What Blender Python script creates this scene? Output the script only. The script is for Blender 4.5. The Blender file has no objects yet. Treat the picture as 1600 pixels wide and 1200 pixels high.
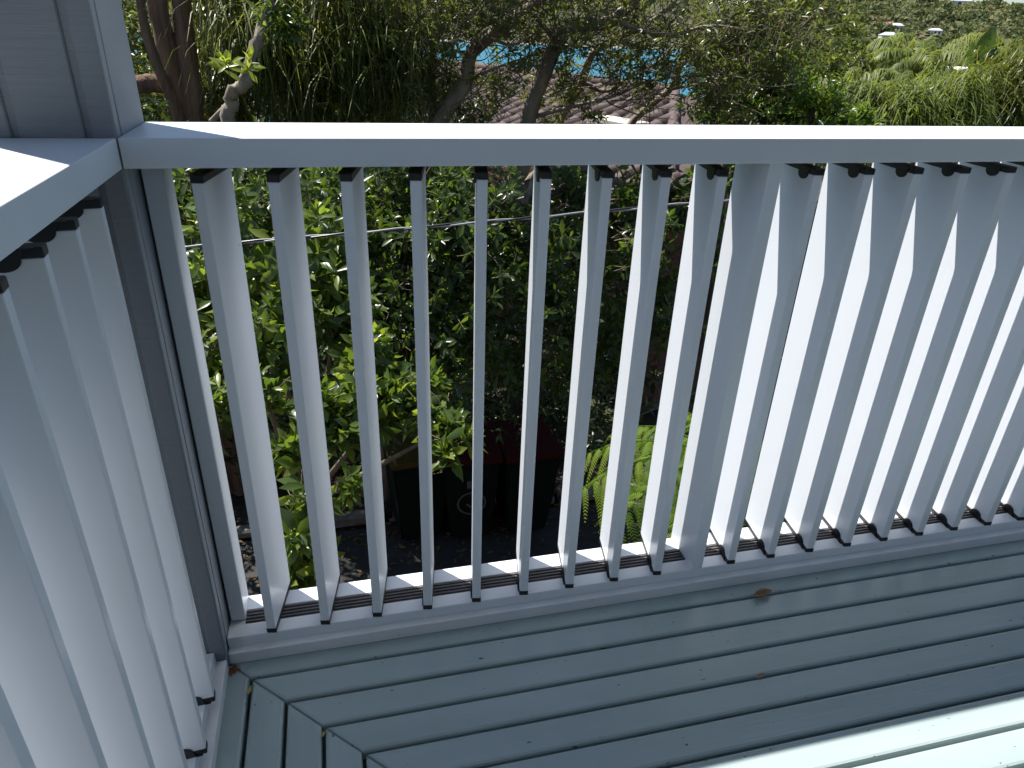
import bpy, bmesh, math, random
import numpy as np
from mathutils import Vector, Matrix

# ------------------------------------------------------------------ camera, sky, sun, exposure
SC = bpy.context.scene
COL = SC.collection
CAM = np.array([0.28886, -1.12777, 1.20861])
CR = np.array([0.9714, -0.2349, 0.0337]); CR /= np.linalg.norm(CR)
CF = np.array([0.2242, 0.8622, -0.4543]); CF -= CR * (CF @ CR); CF /= np.linalg.norm(CF)
CU = np.cross(CR, CF)
FPX = 1098.83
cd = bpy.data.cameras.new('camera'); cam = bpy.data.objects.new('camera', cd); COL.objects.link(cam)
cd.sensor_width = 36.0; cd.lens = FPX / 1600 * 36; cd.clip_start = 0.05; cd.clip_end = 6000
cam.matrix_world = Matrix(((CR[0], CU[0], -CF[0], CAM[0]), (CR[1], CU[1], -CF[1], CAM[1]),
                           (CR[2], CU[2], -CF[2], CAM[2]), (0, 0, 0, 1)))
SC.camera = cam

SUN = np.array([-0.36, 0.393, 1.0]); SUN /= np.linalg.norm(SUN)
w = bpy.data.worlds.new('World'); SC.world = w; w.use_nodes = True
nt = w.node_tree; bg = nt.nodes['Background']
sky = nt.nodes.new('ShaderNodeTexSky'); sky.sky_type = 'NISHITA'; sky.sun_disc = False
sky.sun_elevation = math.asin(SUN[2]); sky.sun_rotation = math.atan2(SUN[0], SUN[1])
sky.altitude = 40; sky.air_density = 1.0; sky.dust_density = 0.5; sky.ozone_density = 2.2
nt.links.new(sky.outputs[0], bg.inputs[0]); bg.inputs[1].default_value = 0.068
sl = bpy.data.lights.new('sun', 'SUN'); so = bpy.data.objects.new('sun', sl); COL.objects.link(so)
sl.energy = 4.6; sl.angle = math.radians(0.5); sl.color = (1.0, 0.955, 0.89)
so.rotation_euler = Vector(SUN).to_track_quat('Z', 'Y').to_euler(); so.location = (-5, 5, 15)
SC.view_settings.view_transform = 'Standard'; SC.view_settings.look = 'None'
SC.view_settings.exposure = 0.9; SC.view_settings.gamma = 1.0; SC.view_settings.use_curve_mapping = False
SC.render.engine = 'CYCLES'
SC.cycles.max_bounces = 7; SC.cycles.diffuse_bounces = 3; SC.cycles.glossy_bounces = 3
SC.cycles.transmission_bounces = 4; SC.cycles.transparent_max_bounces = 4
SC.cycles.use_denoising = True

RNG = np.random.default_rng(11)
random.seed(5)

# ------------------------------------------------------------------ helpers
def at(px, py, D):
    """a point of the place seen in direction (px,py), D metres away horizontally"""
    d = CF + CR * (px - 800) / FPX - CU * (py - 600) / FPX
    return CAM + d * D / math.hypot(d[0], d[1])

def to_px(P):
    d = P - CAM; z = np.maximum(d @ CF, 1e-3)
    return 800 + FPX * (d @ CR) / z, 600 - FPX * (d @ CU) / z, d @ CF

def tag(o, label=None, cat=None, group=None, kind=None):
    if label: o['label'] = label
    if cat: o['category'] = cat
    if group: o['group'] = group
    if kind: o['kind'] = kind
    return o

def empty(name, loc=(0, 0, 0), rz=0.0, parent=None):
    o = bpy.data.objects.new(name, None); COL.objects.link(o)
    o.empty_display_size = 0.1; o.location = loc; o.rotation_euler = (0, 0, rz)
    if parent: o.parent = parent
    return o

def link(name, me, mat=None, parent=None, loc=None):
    o = bpy.data.objects.new(name, me); COL.objects.link(o)
    if mat is not None and not me.materials: me.materials.append(mat)
    if parent is not None:
        o.parent = parent
        # parts are modelled in world space unless loc is given
        if loc is None and parent.location.length > 0:
            o.matrix_parent_inverse = Matrix.Translation(-world_loc(parent))
    if loc is not None: o.location = loc
    return o

def world_loc(o):
    l = Vector(o.location)
    return l

def mesh_np(name, V, F, rnd=None, smooth=False):
    """V (n,3), F (m,3 or m,4) index arrays"""
    V = np.ascontiguousarray(V, np.float32); F = np.ascontiguousarray(F, np.int32)
    k = F.shape[1]
    me = bpy.data.meshes.new(name)
    me.vertices.add(len(V)); me.vertices.foreach_set('co', V.ravel())
    me.loops.add(F.size); me.loops.foreach_set('vertex_index', F.ravel())
    me.polygons.add(len(F)); me.polygons.foreach_set('loop_start', np.arange(0, F.size, k, dtype=np.int32))
    if smooth: me.polygons.foreach_set('use_smooth', np.ones(len(F), bool))
    me.update(calc_edges=True)
    if rnd is not None:
        a = me.attributes.new('rnd', 'FLOAT', 'POINT'); a.data.foreach_set('value', np.ascontiguousarray(rnd, np.float32))
    return me

def bm_mesh(name, bm, smooth=False):
    me = bpy.data.meshes.new(name); bmesh.ops.recalc_face_normals(bm, faces=bm.faces)
    bm.to_mesh(me); bm.free()
    if smooth: me.polygons.foreach_set('use_smooth', [True] * len(me.polygons))
    return me

def bm_box(bm, a, b, bev=0.0, seg=1):
    a = Vector(a); b = Vector(b)
    r = bmesh.ops.create_cube(bm, size=1.0); vs = r['verts']
    bmesh.ops.scale(bm, vec=b - a, verts=vs); bmesh.ops.translate(bm, vec=(a + b) / 2, verts=vs)
    if bev > 0:
        es = list({e for v in vs for e in v.link_edges})
        bmesh.ops.bevel(bm, geom=es, offset=bev, segments=seg, affect='EDGES', profile=0.5)

def box(name, a, b, mat, parent=None, bev=0.0, seg=1):
    bm = bmesh.new(); bm_box(bm, a, b, bev, seg)
    return link(name, bm_mesh(name, bm), mat, parent)

def prism(name, poly, z0, z1, mat, parent=None, cham=0.0, taper=None):
    """extruded polygon with chamfered top edge"""
    n = len(poly); P = [Vector((p[0], p[1])) for p in poly]
    area = sum(P[i].x * P[(i + 1) % n].y - P[(i + 1) % n].x * P[i].y for i in range(n))
    if area < 0: P.reverse()
    def inset(c):
        out = []
        for i in range(n):
            a, b, d = P[i - 1], P[i], P[(i + 1) % n]
            e1 = (b - a).normalized(); e2 = (d - b).normalized()
            n1 = Vector((-e1.y, e1.x)); n2 = Vector((-e2.y, e2.x))
            m = (n1 + n2); m /= max(1e-6, m.dot(n1))
            out.append(b + m * c)
        return out
    rings = [[(p.x, p.y, z0) for p in P], [(p.x, p.y, z1 - cham) for p in P]]
    if cham: rings += [[(p.x, p.y, z1 - cham * .3) for p in inset(cham * .3)], [(p.x, p.y, z1) for p in inset(cham)]]
    bm = bmesh.new(); R = [[bm.verts.new(v) for v in r] for r in rings]
    bm.faces.new(R[0][::-1]); bm.faces.new(R[-1])
    for k in range(len(R) - 1):
        for i in range(n): bm.faces.new((R[k][i], R[k][(i + 1) % n], R[k + 1][(i + 1) % n], R[k + 1][i]))
    return link(name, bm_mesh(name, bm), mat, parent)

def tube_arrays(pts, rad, ns=8, rough=0.0, rng=None):
    pts = np.asarray(pts, float); n = len(pts)
    rad = np.broadcast_to(np.asarray(rad, float), (n,))
    T = np.gradient(pts, axis=0); T /= np.linalg.norm(T, axis=1)[:, None] + 1e-9
    ref = np.array([0.31, 0.17, 0.93]) if abs(T[0, 2]) < .8 else np.array([.9, .3, .1])
    V = []
    for i in range(n):
        a = np.cross(T[i], ref); a /= np.linalg.norm(a); b = np.cross(T[i], a)
        an = np.arange(ns) * 2 * math.pi / ns
        rr = rad[i] * (1 + (rough * rng.uniform(-1, 1, ns) if rng is not None else 0))
        V.append(pts[i] + (np.cos(an) * rr)[:, None] * a + (np.sin(an) * rr)[:, None] * b)
    V = np.concatenate(V); F = []
    for i in range(n - 1):
        for j in range(ns):
            F.append((i * ns + j, i * ns + (j + 1) % ns, (i + 1) * ns + (j + 1) % ns, (i + 1) * ns + j))
    return V, np.array(F)

def spline(pts, n):
    """Catmull-Rom through pts"""
    P = np.asarray(pts, float); P = np.vstack([2 * P[0] - P[1], P, 2 * P[-1] - P[-2]])
    m = len(P) - 3; out = []
    for t in np.linspace(0, m - 1e-6, n):
        i = int(t); f = t - i; a, b, c, d = P[i:i + 4]
        out.append(.5 * (2 * b + (c - a) * f + (2 * a - 5 * b + 4 * c - d) * f * f + (3 * b - a - 3 * c + d) * f ** 3))
    return np.array(out)

def limb(name, pts, r0, r1, mat, parent, n=18, ns=9, rough=.07, wig=0.0):
    p = spline(pts, n)
    if wig: p[1:-1] += RNG.normal(0, wig, (n - 2, 3))
    V, F = tube_arrays(p, np.linspace(r0, r1, n), ns, rough, RNG)
    return link(name, mesh_np(name, V, F, smooth=True), mat, parent)

# ------------------------------------------------------------------ materials
def new_mat(name):
    m = bpy.data.materials.new(name); m.use_nodes = True
    return m, m.node_tree, m.node_tree.nodes['Principled BSDF']

def surf(name, col, rough=.5, var=.08, nscale=(6, 6, 6), bump=.0, bscale=(60, 60, 60), spec=.5, metal=0, detail=5, bdist=.002, speck=None):
    m, t, b = new_mat(name); N, L = t.nodes, t.links
    tc = N.new('ShaderNodeTexCoord'); mp = N.new('ShaderNodeMapping'); mp.inputs['Scale'].default_value = nscale
    L.new(tc.outputs['Object'], mp.inputs[0])
    nz = N.new('ShaderNodeTexNoise'); nz.inputs['Scale'].default_value = 1; nz.inputs['Detail'].default_value = detail
    L.new(mp.outputs[0], nz.inputs['Vector'])
    rp = N.new('ShaderNodeValToRGB'); rp.color_ramp.elements[0].position = .3; rp.color_ramp.elements[1].position = .7
    c = np.array(col)
    rp.color_ramp.elements[0].color = (*np.clip(c * (1 - var), 0, 1), 1); rp.color_ramp.elements[1].color = (*np.clip(c * (1 + var), 0, 1), 1)
    L.new(nz.outputs['Fac'], rp.inputs[0]); out = rp.outputs[0]
    if speck:
        scol, sc_, thr = speck
        mp3 = N.new('ShaderNodeMapping'); mp3.inputs['Scale'].default_value = sc_; L.new(tc.outputs['Object'], mp3.inputs[0])
        n3 = N.new('ShaderNodeTexNoise'); n3.inputs['Scale'].default_value = 1; n3.inputs['Detail'].default_value = 3
        L.new(mp3.outputs[0], n3.inputs['Vector'])
        mr = N.new('ShaderNodeMapRange'); mr.inputs[1].default_value = thr; mr.inputs[2].default_value = thr + .035
        L.new(n3.outputs['Fac'], mr.inputs[0])
        mx = N.new('ShaderNodeMix'); mx.data_type = 'RGBA'; L.new(mr.outputs[0], mx.inputs[0]); L.new(out, mx.inputs[6])
        mx.inputs[7].default_value = (*scol, 1); out = mx.outputs[2]
    L.new(out, b.inputs['Base Color'])
    b.inputs['Roughness'].default_value = rough; b.inputs['Specular IOR Level'].default_value = spec; b.inputs['Metallic'].default_value = metal
    if bump:
        mp2 = N.new('ShaderNodeMapping'); mp2.inputs['Scale'].default_value = bscale; L.new(tc.outputs['Object'], mp2.inputs[0])
        n2 = N.new('ShaderNodeTexNoise'); n2.inputs['Scale'].default_value = 1; n2.inputs['Detail'].default_value = 4
        L.new(mp2.outputs[0], n2.inputs['Vector'])
        bp = N.new('ShaderNodeBump'); bp.inputs['Strength'].default_value = bump; bp.inputs['Distance'].default_value = bdist
        L.new(n2.outputs['Fac'], bp.inputs['Height']); L.new(bp.outputs[0], b.inputs['Normal'])
    return m

def leaf_mat(name, cols, trans, tfac=.4, rough=.38, objrand=False, spec=.5):
    """cols: ramp of leaf colours over a per-leaf random number"""
    m, t, b = new_mat(name); N, L = t.nodes, t.links
    if objrand:
        src = N.new('ShaderNodeObjectInfo').outputs['Random']
    else:
        a = N.new('ShaderNodeAttribute'); a.attribute_name = 'rnd'; src = a.outputs['Fac']
    rp = N.new('ShaderNodeValToRGB'); e = rp.color_ramp.elements
    e[0].position = 0; e[0].color = (*cols[0], 1); e[1].position = 1; e[1].color = (*cols[-1], 1)
    for i, c in enumerate(cols[1:-1]):
        x = e.new((i + 1) / (len(cols) - 1)); x.color = (*c, 1)
    L.new(src, rp.inputs[0]); L.new(rp.outputs[0], b.inputs['Base Color'])
    b.inputs['Roughness'].default_value = rough; b.inputs['Specular IOR Level'].default_value = spec
    tr = N.new('ShaderNodeBsdfTranslucent')
    mx = N.new('ShaderNodeMix'); mx.data_type = 'RGBA'; mx.blend_type = 'MULTIPLY'; mx.inputs[0].default_value = 1
    L.new(rp.outputs[0], mx.inputs[6]); mx.inputs[7].default_value = (*trans, 1); L.new(mx.outputs[2], tr.inputs[0])
    ms = N.new('ShaderNodeMixShader'); ms.inputs[0].default_value = tfac
    L.new(b.outputs[0], ms.inputs[1]); L.new(tr.outputs[0], ms.inputs[2])
    L.new(ms.outputs[0], N['Material Output'].inputs[0])
    return m

M = {}
M['white'] = surf('powder_coat_white', (.76, .795, .845), .32, .02, (3, 3, 3), .05, (420, 420, 420), bdist=.0006, speck=((.30, .29, .27), (38, 38, 30), .765))
M['rail'] = surf('painted_rail', (.68, .715, .765), .38, .03, (5, 5, 5), .15, (300, 300, 300), bdist=.0008, speck=((.18, .17, .15), (45, 45, 45), .755))
M['kerb'] = surf('painted_kerb', (.74, .76, .79), .45, .05, (9, 9, 9), .2, (90, 90, 90), bdist=.001, speck=((.30, .31, .30), (60, 60, 60), .74))
M['black'] = surf('black_plastic', (.012, .012, .013), .4, .1, (20, 20, 20))
M['track'] = surf('track_rubber', (.10, .095, .10), .5, .2, (30, 30, 30))
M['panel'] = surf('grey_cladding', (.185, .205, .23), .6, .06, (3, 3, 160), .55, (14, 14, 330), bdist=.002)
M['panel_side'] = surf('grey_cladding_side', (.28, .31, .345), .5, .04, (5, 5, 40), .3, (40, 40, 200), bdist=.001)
M['deck_x'] = surf('deck_paint_long', (.35, .43, .435), .29, .07, (2, 14, 14), .35, (14, 160, 160), bdist=.0012, speck=((.055, .06, .06), (38, 95, 60), .70))
M['deck_y'] = surf('deck_paint_cross', (.35, .43, .435), .29, .07, (14, 2, 14), .35, (160, 14, 160), bdist=.0012, speck=((.055, .06, .06), (95, 38, 60), .70))
M['deck_under'] = surf('deck_frame_paint', (.10, .12, .125), .8, .3, (8, 8, 8))
M['timber_dark'] = surf('dark_timber', (.05, .045, .04), .8, .3, (6, 6, 6))
M['asphalt'] = surf('asphalt', (.034, .034, .034), .85, .25, (12, 12, 12), .5, (220, 220, 220), bdist=.006)
M['soil'] = surf('leafy_soil', (.04, .03, .02), .95, .5, (9, 9, 9), .8, (40, 40, 40), bdist=.03)
M['stone'] = surf('edging_stone', (.20, .19, .17), .9, .3, (14, 14, 14), .6, (60, 60, 60), bdist=.01)
M['bark'] = surf('grey_bark', (.24, .20, .155), .9, .4, (9, 9, 4), .9, (45, 45, 12), bdist=.012)
M['bark_brown'] = surf('fibrous_brown_bark', (.17, .11, .075), .95, .4, (22, 22, 2.5), 1.0, (70, 70, 5), bdist=.02)
M['bark_dark'] = surf('dark_bark', (.08, .062, .045), .95, .4, (14, 14, 5), .8, (50, 50, 12), bdist=.012)
M['twig'] = surf('twig_bark', (.17, .135, .09), .9, .3, (15, 15, 15))
M['brick'] = surf('red_brown_brick', (.13, .06, .045), .9, .35, (7, 7, 9), .4, (90, 90, 90), bdist=.004)
M['mortar'] = surf('mortar', (.16, .145, .13), .95, .2, (20, 20, 20))
M['tile'] = surf('roof_tile', (.10, .070, .065), .8, .4, (2.2, 2.2, 2.2), .4, (50, 50, 50), bdist=.006)
M['fascia'] = surf('dark_red_fascia', (.09, .022, .02), .5, .1)
M['cream'] = surf('cream_paint', (.62, .57, .48), .6, .06)
M['house_white'] = surf('white_render', (.72, .72, .70), .7, .06)
M['roof_terra'] = surf('terracotta', (.42, .17, .09), .8, .2)
M['roof_grey'] = surf('grey_metal_roof', (.50, .52, .55), .45, .06)
M['glass'] = surf('dark_glass', (.02, .03, .035), .08, .1)
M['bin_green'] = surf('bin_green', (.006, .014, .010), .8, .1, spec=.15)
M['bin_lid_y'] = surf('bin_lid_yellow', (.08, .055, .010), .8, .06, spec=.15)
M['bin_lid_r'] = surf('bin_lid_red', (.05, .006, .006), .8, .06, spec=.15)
M['bin_mark'] = surf('bin_emblem', (.10, .11, .10), .6, .1)
M['cable'] = surf('grey_cable', (.26, .26, .29), .4, .15, (30, 30, 30))
M['cable_dark'] = surf('black_cable', (.03, .03, .035), .3, .1)
M['deadleaf'] = surf('dead_leaf', (.34, .22, .12), .7, .3, (60, 60, 60), .4, (200, 200, 200))
M['yellowleaf'] = surf('yellow_leaf_bit', (.42, .36, .10), .7, .3, (60, 60, 60))
M['rustbit'] = surf('rusty_debris', (.20, .08, .035), .9, .4, (90, 90, 90))
M['grass_far'] = surf('bush_floor', (.055, .062, .026), 1, .4, (.03, .03, .03))
M['sand'] = surf('beach_sand', (.55, .47, .35), 1, .1, (.02, .02, .02))
# water
m, t, b = new_mat('bay_water'); M['water'] = m
b.inputs['Base Color'].default_value = (.012, .16, .24, 1); b.inputs['Roughness'].default_value = .28; b.inputs['IOR'].default_value = 1.33
tc = t.nodes.new('ShaderNodeTexCoord'); wv = t.nodes.new('ShaderNodeTexNoise'); wv.inputs['Scale'].default_value = .35; wv.inputs['Detail'].default_value = 6
bp = t.nodes.new('ShaderNodeBump'); bp.inputs['Strength'].default_value = .9; bp.inputs['Distance'].default_value = 1.2
t.links.new(tc.outputs['Object'], wv.inputs['Vector']); t.links.new(wv.outputs[0], bp.inputs['Height']); t.links.new(bp.outputs[0], b.inputs['Normal'])

GLOSSY = [(.035, .06, .020), (.065, .105, .028), (.12, .175, .04), (.20, .24, .055)]
M['lf_near'] = leaf_mat('glossy_leaf', GLOSSY, (3.2, 3.1, 1.0), .40, .30)
M['lf_nearobj'] = leaf_mat('glossy_leaf_single', GLOSSY, (3.2, 3.1, 1.0), .40, .30, objrand=True)
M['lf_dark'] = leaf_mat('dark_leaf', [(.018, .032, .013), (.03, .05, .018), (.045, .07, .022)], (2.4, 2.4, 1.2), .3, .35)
M['lf_olive'] = leaf_mat('olive_leaf', [(.05, .062, .024), (.08, .095, .03), (.105, .13, .042), (.14, .15, .052)], (2.7, 2.7, 1.1), .42, .33)
M['lf_strap'] = leaf_mat('strap_leaf', [(.035, .042, .017), (.07, .085, .028), (.13, .14, .042), (.20, .16, .075)], (2.5, 2.4, 1.1), .36, .34)
M['lf_palm'] = leaf_mat('palm_leaf', [(.07, .10, .028), (.115, .155, .04), (.175, .21, .052), (.25, .25, .07)], (2.6, 2.5, 1.0), .36, .5, spec=.35)
M['lf_fern'] = leaf_mat('fern_leaf', [(.05, .10, .012), (.11, .19, .02), (.19, .27, .03)], (2.4, 2.3, .8), .38, .6, spec=.2)
M['lf_yellow'] = leaf_mat('yellowish_leaf', [(.06, .09, .02), (.11, .14, .025), (.20, .17, .03)], (2.4, 2.2, 1.0), .36, .4)
M['lf_banana'] = leaf_mat('banana_leaf', [(.055, .095, .028), (.075, .12, .032)], (2.0, 2.0, 1.0), .3, .4, objrand=True)
M['lf_bush'] = leaf_mat('eucalypt_foliage', [(.08, .10, .045), (.11, .135, .055), (.15, .165, .068), (.16, .145, .072)], (1.8, 1.7, 1.0), .2, .7, spec=.2)
M['lf_jac'] = leaf_mat('jacaranda_bloom', [(.20, .13, .34), (.26, .18, .42)], (1.4, 1.3, 1.5), .3, .6, spec=.2)
M['litter'] = leaf_mat('fallen_leaves', [(.10, .07, .03), (.16, .11, .05), (.20, .15, .07)], (1, 1, 1), .1, .8, spec=.2)

# ------------------------------------------------------------------ large structure: terrain, water, drive
GZ = -3.5
def terrain_z(th, D):
    """th azimuth from +y (deg), D metres from the deck"""
    near = np.interp(D, [0, 38, 75, 130], [GZ, GZ - .6, -9, -26])
    far = np.interp(D, [0, 940, 1000, 1060, 1250, 1700, 2600], [-26, -26, -20.4, -15, 22, 62, 60])
    zl = np.where(D < 500, near, far)
    zr = np.interp(D, [0, 38, 75, 130, 200, 350, 600, 640, 800, 2600], [GZ, GZ - .6, -10, -19, -17, -5, 24, 25, 20, 15]) * np.where(D > 200, np.interp(th, [30, 37, 42, 46, 52], [1.25, 1.18, .95, .82, .8]), 1)
    w = np.clip((th - 27) / 9, 0, 1); w = w * w * (3 - 2 * w)
    # ridge line rolls a little along the azimuth
    zr = zr + np.where(D > 250, 1.6 * np.sin(th * .55) + .9 * np.sin(th * 1.7 + 1), 0) * np.clip((D - 250) / 300, 0, 1)
    return zl * (1 - w) + zr * w

ths = np.concatenate([np.linspace(-180, -30, 16)[:-1], np.linspace(-30, 60, 61), np.linspace(60, 180, 13)[1:]])
Ds = np.concatenate([[0.01], np.linspace(4, 40, 10), np.linspace(48, 140, 16), np.linspace(150, 700, 34), np.linspace(740, 2600, 38)])
TT, DD = np.meshgrid(ths, Ds, indexing='ij')
Z = terrain_z(TT, DD)
V = np.stack([CAM[0] + DD * np.sin(np.radians(TT)), CAM[1] + DD * np.cos(np.radians(TT)), Z], -1).reshape(-1, 3)
nD = len(Ds); F = []
for i in range(len(ths) - 1):
    for j in range(nD - 1):
        a = i * nD + j; F.append((a, a + 1, a + nD + 1, a + nD))
ground = tag(link('ground', mesh_np('ground', V, np.array(F), smooth=True), M['grass_far']), kind='structure')
# soil colour near, bush floor far, sand on the far shore
t = M['grass_far'].node_tree; b = t.nodes['Principled BSDF']
geo = t.nodes.new('ShaderNodeNewGeometry'); sp = t.nodes.new('ShaderNodeSeparateXYZ'); t.links.new(geo.outputs['Position'], sp.inputs[0])
def mrange(src, a, c):
    n = t.nodes.new('ShaderNodeMapRange'); n.inputs[1].default_value = a; n.inputs[2].default_value = c; t.links.new(src, n.inputs[0]); return n.outputs[0]
old = b.inputs['Base Color'].links[0].from_socket
mx = t.nodes.new('ShaderNodeMix'); mx.data_type = 'RGBA'; t.links.new(mrange(sp.outputs['Y'], 900, 960), mx.inputs[0])
mx2 = t.nodes.new('ShaderNodeMix'); mx2.data_type = 'RGBA'; t.links.new(mrange(sp.outputs['Z'], -18.2, -19.2), mx2.inputs[0])
t.links.new(old, mx2.inputs[6]); mx2.inputs[7].default_value = (.36, .30, .22, 1)
t.links.new(old, mx.inputs[6]); t.links.new(mx2.outputs[2], mx.inputs[7]); t.links.new(mx.outputs[2], b.inputs['Base Color'])

Vw = [(-2600, 40, -20), (3000, 40, -20), (3000, 1500, -20), (-2600, 1500, -20)]
tag(link('water', mesh_np('water', Vw, [(0, 1, 2, 3)]), M['water']), kind='structure')
prism('driveway', [(-6, -3.5), (7, -3.5), (6.2, 4.75), (-6, 4.95)], GZ - .05, GZ + .012, M['asphalt']); tag(bpy.data.objects['driveway'], kind='structure')
prism('garden_bed', [(-6, 5.1), (3.3, 4.95), (3.3, 9.5), (-6, 9.5)], GZ - .05, GZ + .09, M['soil'], cham=.03); tag(bpy.data.objects['garden_bed'], kind='structure')
edg = empty('garden_edging', (-1, 4.98, GZ)); tag(edg, 'low stone edging along the dark driveway below the deck', 'edging')
for i in range(14):
    x = -5 + i * .62
    o = box('edging_stone', (0, 0, 0), (.585 + random.uniform(-.02, .02), .13, .11 + random.uniform(-.02, .02)), M['stone'], edg, .02)
    o.matrix_parent_inverse = Matrix(); o.location = (x + 1, -.01 * i + random.uniform(-.012, .012), 0); o.rotation_euler = (0, 0, random.uniform(-.03, .03))

# ------------------------------------------------------------------ deck
deck = box('deck', (-.24, -3.6, -.20), (3.6, .20, -.0275), M['deck_under']); tag(deck, kind='structure')
BW, B0, MI, GAP = .0720, -.0306, .0154, .0034
def mit(y): return -y + MI
XR, YB = 3.55, -3.5
for k in range(34):
    yo = .034 if k == 0 else B0 - BW * (k - 1) - GAP
    yi = B0 - BW * k + GAP
    if mit(yi) > XR: break
    poly = [(mit(yo) + .0006, yo), (XR, yo), (XR, yi), (mit(yi) + .0006, yi)]
    dz = RNG.normal(0, .0006)
    prism('deck_board', poly, -.024, dz, M['deck_x'], deck, .006)
    xo, xi = mit(yo), mit(yi)
    poly = [(xo - .0006, yo), (xi - .0006, yi), (xi - .0006, YB), (xo - .0006, YB)]
    prism('deck_board', poly, -.024, RNG.normal(0, .0006), M['deck_y'], deck, .006)

# ------------------------------------------------------------------ column
column = empty('column', (-.0975, .09, GZ)); tag(column, 'grey clad corner column rising between the two white railings', 'column')
CT = 2.75
box('core', (-.187, .0045, GZ), (-.006, .172, CT), M['panel'], column)
GR = .0045
xs = [-.195, -.124, -.034, 0.0]
for i in range(3):
    a = xs[i] + (GR if i else 0); c = xs[i + 1] - (GR if i < 2 else 0)
    box('cladding_panel', (a, 0, GZ), (c, .0075, CT), M['panel'], column, .0022, 1)
ys = [.008, .022, .034, .18]
for i in range(3):
    a = ys[i] + .0006; c = ys[i + 1] - .0006
    box('corner_strip' if i < 2 else 'cladding_panel', (-.0075, a, GZ), (-.0002 - (.0012 if i == 1 else 0), c, CT), M['panel_side'], column, .001, 1)
box('cladding_panel', (-.195, .172, GZ), (-.0085, .18, CT), M['panel_side'], column, .001)
box('cladding_panel', (-.195, .0085, GZ), (-.187, .171, CT), M['panel_side'], column, .001)

# ------------------------------------------------------------------ louvre balustrades
SW, ST = .142, .0182               # blade width, thickness
ZT, ZB = .981, .0665
PITCH = .10925
def blade_mesh():
    """u = inner -> outer (local +Y), thickness along X; rounded edges"""
    bm = bmesh.new(); bm_box(bm, (-ST / 2, 0, 0), (ST / 2, SW, ZT - ZB), .0016, 2)
    return bm_mesh('slat', bm)
def cap_mesh(top):
    bm = bmesh.new()
    e = .0009; h = .012
    bm_box(bm, (-ST / 2 - e, -e, 0), (ST / 2 + e, SW + e, h), .002, 2)
    # pivot lobe clipped onto the left face of the blade
    n = 14; c = .037; R_ = .0165; x0, x1 = -ST / 2 - .0035, -ST / 2 + .001
    prof = [(c - R_ - .014, h), (c - R_ - .004, h - .003)]
    for i in range(n + 1):
        a = math.pi * i / n
        prof.append((c - R_ * math.cos(a), -.001 - .011 * math.sin(a)))
    prof += [(c + R_ + .004, h - .003), (c + R_ + .014, h)]
    v0 = [bm.verts.new((x0, p[0], p[1])) for p in prof]; v1 = [bm.verts.new((x1, p[0], p[1])) for p in prof]
    bm.faces.new(v0); bm.faces.new(v1[::-1])
    for i in range(len(prof)):
        j = (i + 1) % len(prof); bm.faces.new((v0[i], v1[i], v1[j], v0[j]))
    if not top:
        for v in bm.verts: v.co.z = h - v.co.z
    return bm_mesh('end_cap', bm)
ME_BLADE, ME_CT, ME_CB = blade_mesh(), cap_mesh(True), cap_mesh(False)
ME_BLADE.materials.append(M['white']); ME_CT.materials.append(M['black']); ME_CB.materials.append(M['black'])
def slat(parent, inner, ang):
    o = bpy.data.objects.new('slat', ME_BLADE); COL.objects.link(o); o.parent = parent
    o.location = (inner[0], inner[1], ZB); o.rotation_euler = (0, 0, ang + random.gauss(0, .006))
    for me, z in ((ME_CT, ZT - ZB - .0005), (ME_CB, -.0115)):
        c = bpy.data.objects.new('end_cap', me); COL.objects.link(c); c.parent = o; c.location = (0, 0, z)
    return o

RT, RB, RD = 1.05, 1.008, .179
bal = empty('balustrade', (0, 0, 0))
tag(bal, 'white railing of upright louvre slats across the back, garden seen between its slats', 'railing')
XE = 3.30
box('top_rail', (.0006, .0, RB), (XE, RD, RT), M['rail'], bal, .0016, 2)
box('head_channel', (.001, .058, .9985), (XE, .138, RB + .004), M['black'], bal)
box('kerb_rail', (.0004, .012, 0.0), (XE, .16, .0315), M['kerb'], bal, .003, 2)
sill = box('sill_rail', (.0006, .030, .0305), (XE, .150, .0535), M['white'], bal, .002, 2)
# raised front lip and back strip with the grooved rubber track between
box('sill_lip', (.0008, .0304, .0525), (XE, .066, .0562), M['white'], bal, .001)
box('sill_strip', (.0008, .1065, .0525), (XE, .1495, .0568), M['rail'], bal, .001)
trk = box('track', (.034, .0665, .050), (XE, .106, .0548), M['track'], bal)
for y in (.0715, .081, .0905, .100):
    o = box('track_rib', (.034, y - .0022, .054), (XE, y + .0022, .0585), M['track'], trk, .0008)
    o.matrix_parent_inverse = Matrix()
box('jamb', (.004, .078, .0565), (.034, .148, RB + .001), M['white'], bal, .0015)
MULL = [1.0555, 2.145]
for xm in MULL: box('mullion', (xm, .033, .0548), (xm + .0285, .150, RB + .001), M['white'], bal, .0012)
box('jamb', (XE - .03, .06, .0565), (XE - .001, .148, RB + .001), M['white'], bal, .0015)
X0, GAPM = .0896, .19524
ANG = (-math.radians(10.0), -math.radians(7.7), -math.radians(8.2))   # each bay is tilted by its own link bar
xs_ = []
for i in range(27):
    x = X0 + PITCH * i + (GAPM - PITCH) * (i // 9)
    if x < XE - .07: slat(bal, (x, .030), ANG[i // 9])

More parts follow.
